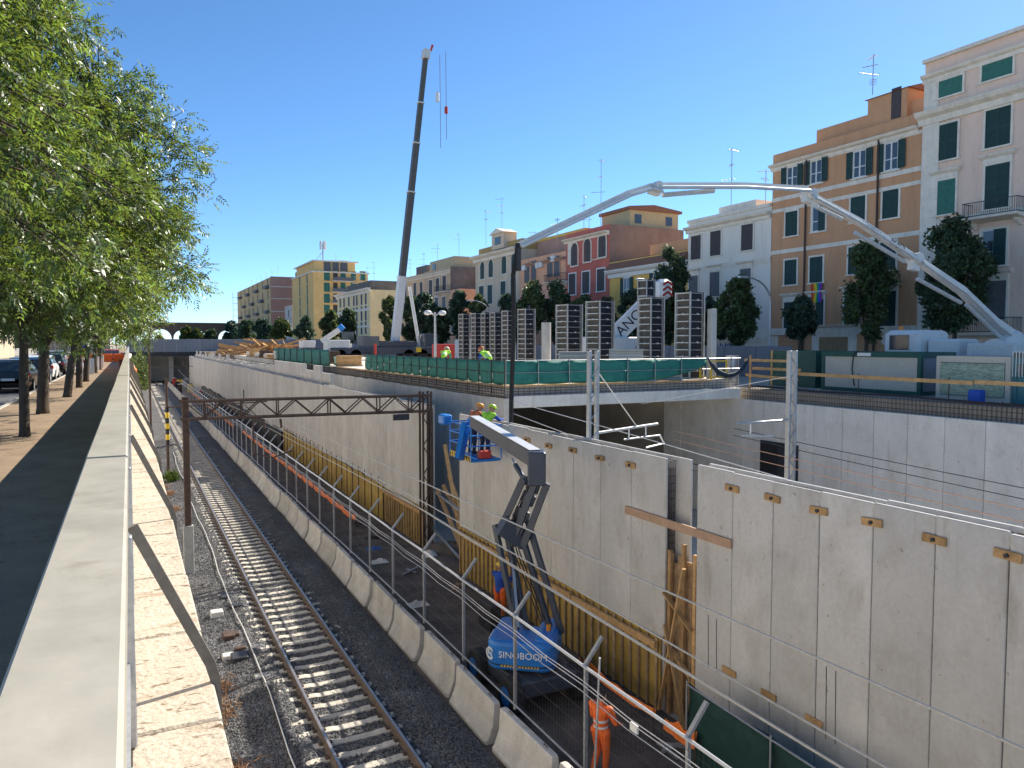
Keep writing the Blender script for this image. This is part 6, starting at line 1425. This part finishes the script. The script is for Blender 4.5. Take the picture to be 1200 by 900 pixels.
for i,(px,D,w_,pt,th,lb) in enumerate(ST): street_tree(lb,px,D,w_,pt,seed=i,th=th,n=16000 if D<80 else 7000, mat=LEAFO if 'lighter' in lb else (LEAFD,LEAFD2,LEAFD3)[(i*7+i//3)%3])
for i,(px,w_,pt,lb) in enumerate(((218,16,384,'olive green tree before the aqueduct piers, left one'),(232,13,386,'olive green tree before the aqueduct piers, right one'),(187,9,394,'small olive tree seen through the aqueduct arch'))): street_tree(lb,px,270,w_,pt,seed=60+i,th=2,n=2200,mat=LEAFO)
# ivy on the retaining wall far along
def bush(name, label, cx, cy, cz, rx, ry, rz, n, s, mat, seed, cat='bush'):
    rng = np.random.default_rng(seed); d = unit(rng.normal(size=(n,3))); cen = np.array((cx,cy,cz))+d*(rng.random(n)**.4)[:,None]*np.array((rx,ry,rz))*(1+.25*np.sin(6*d[:,:1]+4*d[:,1:2])); cen = cen[cen[:,2]>cz-rz*.6]
    t = thing(name,label,cat,(cx,cy,cz-rz*.6)); V,F = leaf_quads(cen,s,rng); np_mesh('foliage',V,F,mat,t); m = MB()
    for k in range(5): a = k*1.26; m.tube([(cx,cy,cz-rz*.6-.05),(cx+math.cos(a)*rx*.5,cy+math.sin(a)*ry*.5,cz+rz*.2)],.015,4)
    m.build('stems', BARK, t); return t
p = P(201,557,X=2.2); bush('green_bush','round green bush on the ballast left of the track',2.2,p.y,-6.4,.5,.6,.45,900,.07,WEED,1)
for i,y in enumerate((84,92,101,110)): bush('ivy_mass','ivy growing on the retaining wall, %s clump from the camera' % ORD[i],.9,y,-1.2-.2*i,.9,4.2,2.2,2500,.16,LEAFO,10+i,'ivy')
rj = random.Random(31)
for i in range(12):
    x, y = rj.uniform(.7,2.2), rj.choice((14,16,18.5,20,22,25,28,34,38,44,47,50))+rj.uniform(-1,1)
    rng = np.random.default_rng(i); n = 120; m = MB()
    for k in range(n): a = rj.uniform(0,6.28); r = rj.uniform(.1,.45); b = rj.gauss(0,.18), rj.gauss(0,.3); m.tube([(x+b[0],y+b[1],-6.8),(x+b[0]+math.cos(a)*r*.5,y+b[1]+math.sin(a)*r*.5,-6.72+r*.4),(x+b[0]+math.cos(a)*r,y+b[1]+math.sin(a)*r,-6.74+rj.uniform(0,.2))],.008,3,cap=False)
    stuff(m.build('dry_weeds', DRY))
t = thing('concrete_offcuts','broken concrete blocks and box lids on the ballast by the gantry column','rubble',(2.2,21,-6.8))
for i in range(9): x, y = 2.1+rj.uniform(-.3,.7), 21+rj.uniform(-1.6,6); MB().bbox(x,x+rj.uniform(.2,.5),y,y+rj.uniform(.15,.5),-6.8,-6.6+rj.uniform(0,.08),.02).build('block', [CONC_B,DARKST,RUST][i%3], t)
# ------------------------------------------------------------------ left street: cars, wall, signs
def make_car(label, x, y, paint, rz=0, sc=1.0, wagon=True):
    t = thing('parked_car', label, 'car', (x,y,-.12), 'cars parked along the kerb', world=False, rz=rz)
    # along +Y is the nose; length 4.3
    st = [(-2.12,.42,.62,.62),(-2.08,.30,.98,.80),(-1.7,.24,1.02,.86),(-.6,.22,1.0,.88),(.7,.22,.98,.88),(1.5,.24,.90,.86),(1.95,.30,.78,.78),(2.14,.42,.60,.58)]
    rings = []
    for yy,z0,z1,w_ in st: rings.append([(-w_*.94,yy,z0),(-w_,yy,z0+.2),(-w_,yy,z1-.18),(-w_*.93,yy,z1),(w_*.93,yy,z1),(w_,yy,z1-.18),(w_,yy,z0+.2),(w_*.94,yy,z0)])
    MB().loft(rings[::-1]).build('body', paint, t, smooth=False)
    g = [(-2.0,.98,.78),(-1.72,1.36,.66),(-1.3,1.45,.63),(-.1,1.47,.63),(.35,1.40,.64),(1.15,.99,.76)] if wagon else [(-1.9,1.0,.76),(-1.25,1.38,.64),(-.6,1.44,.62),(0,1.44,.62),(.4,1.36,.64),(1.2,.98,.76)]
    MB().loft([[(-.80,yy,.95),(-w_,yy,z),(w_,yy,z),(.80,yy,.95)] for yy,z,w_ in g][::-1]).build('glasshouse', GLASS, t)
    rf = [q for q in g if q[1]>1.34]; MB().loft([[(-w_-.015,yy,z-.03),(-w_,yy,z+.02),(w_,yy,z+.02),(w_+.015,yy,z-.03)] for yy,z,w_ in rf][::-1]).build('roof', paint, t)
    for s in (-1,1):
        for yy in (-1.3,1.32):
            wv = MB().tube([(s*.70,yy,.31),(s*.895,yy,.31)],.31,16).build('wheel', RUBBER, t); MB().tube([(s*.80,yy,.31),(s*.905,yy,.31)],.19,12).build('rim', STEELL, wv)
        MB().bbox(s*.82-.14,s*.82+.02 if s>0 else s*.82+.14,-2.13,-1.95,.72,.92,.02).build('tail_light', RED, t)
        MB().bbox(min(s*.5,s*.8),max(s*.5,s*.8),1.92,2.1,.62,.76,.02).build('headlight', REFL, t)
        MB().bbox(min(s*.86,s*1.0),max(s*.86,s*1.0),.62,.76,.98,1.1,.02).build('mirror', paint, t)
        for yy in (-.55,.45): MB().box(s*.70-.02,s*.70+.02,yy-.03,yy+.03,.98,1.40).build('pillar', paint, t)
    MB().bbox(-.26,.26,-2.15,-2.10,.55,.66,.005).build('number_plate', WHITE, t)
    return t
BLK = M('car_black',(.008,.008,.01),.2,.05,2); WHT = M('car_white',(.62,.62,.62),.25,.05,2); SIL = M('car_silver',(.35,.36,.38),.3,.05,2,metal=.5); DBL = M('car_dark_blue',(.015,.02,.04),.2,.05,2); RDC = M('car_red',(.35,.03,.02),.25,.05,2)
for (x,y,pt2,lb) in ((-4.8,41.6,BLK,'black parked car at the left edge, nearest in the row'),(-4.8,47.0,DBL,'dark blue parked car, second in the kerb row'),(-4.8,53.2,WHT,'white parked car between the trunks, third in the kerb row'),(-4.8,61,BLK,'black parked car farthest in the kerb row'),(-10.6,70,WHT,'white car parked across the street by the graffiti wall')): make_car(lb,x,y,pt2)
make_car('white van-like car far down the road',-6.5,88,SIL); make_car('red car beyond the barrier at the end of the pavement',-1.8,100,RDC)
lb_ = bld('left_building','pale building with pilasters and graffiti across the left street',50,82,11,M('left_plaster',(.52,.45,.36),.9,.15,.6),X=-30,depth=15)
for i in range(6): MB().box(-15,-14.8,51+i*6,51.8+i*6,-.1,9).build('pilaster', OFFW, lb_)
gm = MB(); rj = random.Random(5)
for i in range(10): y = 56+i*2.6; gm.tube([(-14.96,y+rj.uniform(-.8,.8),.8+rj.uniform(-.3,1.1)) for k in range(7)],.05,4)
gm.build('graffiti', BLUEC, lb_)
lb2 = bld('left_far_building','far cream building down the left street',88,140,10,M('left_cream',(.48,.40,.29),.9,.12,.5),X=-32,depth=16)
for k in range(9): MB().box(-16.02,-15.9,90+k*5.4,91.4+k*5.4,2,4.2).build('window', GLASS, lb2)
b3_ = bld('end_building','low pale building across the end of the left street',150,160,6,M('end_plaster',(.5,.45,.38),.9,.1),X=-14,depth=11)
def sign(label, x, y, h, col, shape='disc', name='road_sign'):
    t = thing(name,label,'sign',(x,y,0)); MB().tube([(x,y,-.05),(x,y,h)],.03,6).build('post', STEEL, t)
    if shape=='disc': MB().tube([(x,y-.05,h-.25),(x,y-.03,h-.25)],.34,16).build('plate', col, t)
    else: MB().bbox(x-.3,x+.3,y-.05,y-.03,h-.5,h-.05,.005).build('plate', col, t)
    return t
sign('round orange roadworks sign on the far side of the street',-9.5,60,3.4,M('sign_orange',(.7,.25,.02),.5)); s_ = sign('blue round sign by the fifth tree trunk',-2.5,50,2.3,BLUEC); MB().bbox(-2.72,-2.28,49.94,49.97,1.25,1.7,.005).build('yellow_plate', YEL, s_)
sign('small yellow square sign on a black base beside the kerb',-2.6,53,1.8,YEL,'sq')
rb_ = thing('road_barrier','red and white plastic barrier panels closing the pavement','barrier',(-1.7,72,0))
for k in range(8): MB().bbox(-2.35+k*.02,-2.28+k*.02,58+k*2.4,60.3+k*2.4,.15,1.0,.02).build('panel', RED if k%2 else WHITE, rb_); MB().box(-2.45+k*.02,-2.15+k*.02,58.05+k*2.4,58.15+k*2.4,0,1.05).build('post', WHITE, rb_)
o_ = MB().tube([(-.55,60,0),(-.55,60,.95)],.14,10).build('litter_bin', M('bin_maroon',(.12,.03,.03),.6,.1)); tag(o_,'dark maroon litter bin at the parapet far along the pavement','litter bin')
ob_ = thing('orange_road_barrier','low orange plastic barriers across the street end','barrier',(-3,95,0))
for k in range(5): MB().bbox(-8+k*1.6,-6.5+k*1.6,94.9,95.1,0,.9,.05).build('segment', ORANGE, ob_)
pO = P(296/7.5+120,400+285/7.5,X=.6); on = ornet('orange net scrap tied to the parapet rail far along', pO.y-2, pO.y+2, .55, -.6, .5) if 0 else None
p = P(158,437,X=.3); o_ = MB().bbox(.0,.42,p.y-1.5,p.y+1.5,p.z-.35,p.z+.35,.1).build('orange_cloth', ORNET); tag(o_,'orange net bundle on the coping far along the parapet','net bundle')
# fallen leaves on the pavement
rng = np.random.default_rng(9); n = 900; c_ = np.stack([rng.uniform(-3.8,-.3,n), 8+40*rng.random(n)**1.5, np.full(n,.012)],1); V,F = leaf_quads(c_,.035,rng); V[:,2] = .008+np.abs(V[:,2]-.012)*.25
fl_ = np_mesh('fallen_leaves', V, F, DRY, None); stuff(fl_)
# railing of thin bars shading the pavement stripes is the netting of the site; far site clutter between the tracks
rj = random.Random(55)
for i in range(12):
    x, y = rj.uniform(8,12.5), rj.uniform(140,178); w_ = rj.uniform(.5,1.6); h_ = rj.uniform(.5,1.8); t = thing('site_crate','trench crate near the bridge, %s from the left' % ORD[i],'crate',(x,y,-6.86),'crates near the bridge')
    MB().bbox(x-w_/2,x+w_/2,y-.5,y+.5,-6.86,-6.86+h_,.04).build('box', [RED,YEL,RUST,DARKST][i%4], t); MB().box(x-w_/2-.05,x+w_/2+.05,y-.55,y+.55,-6.86+h_,-6.80+h_).build('lid', [OFFW,RUST][i%2], t)
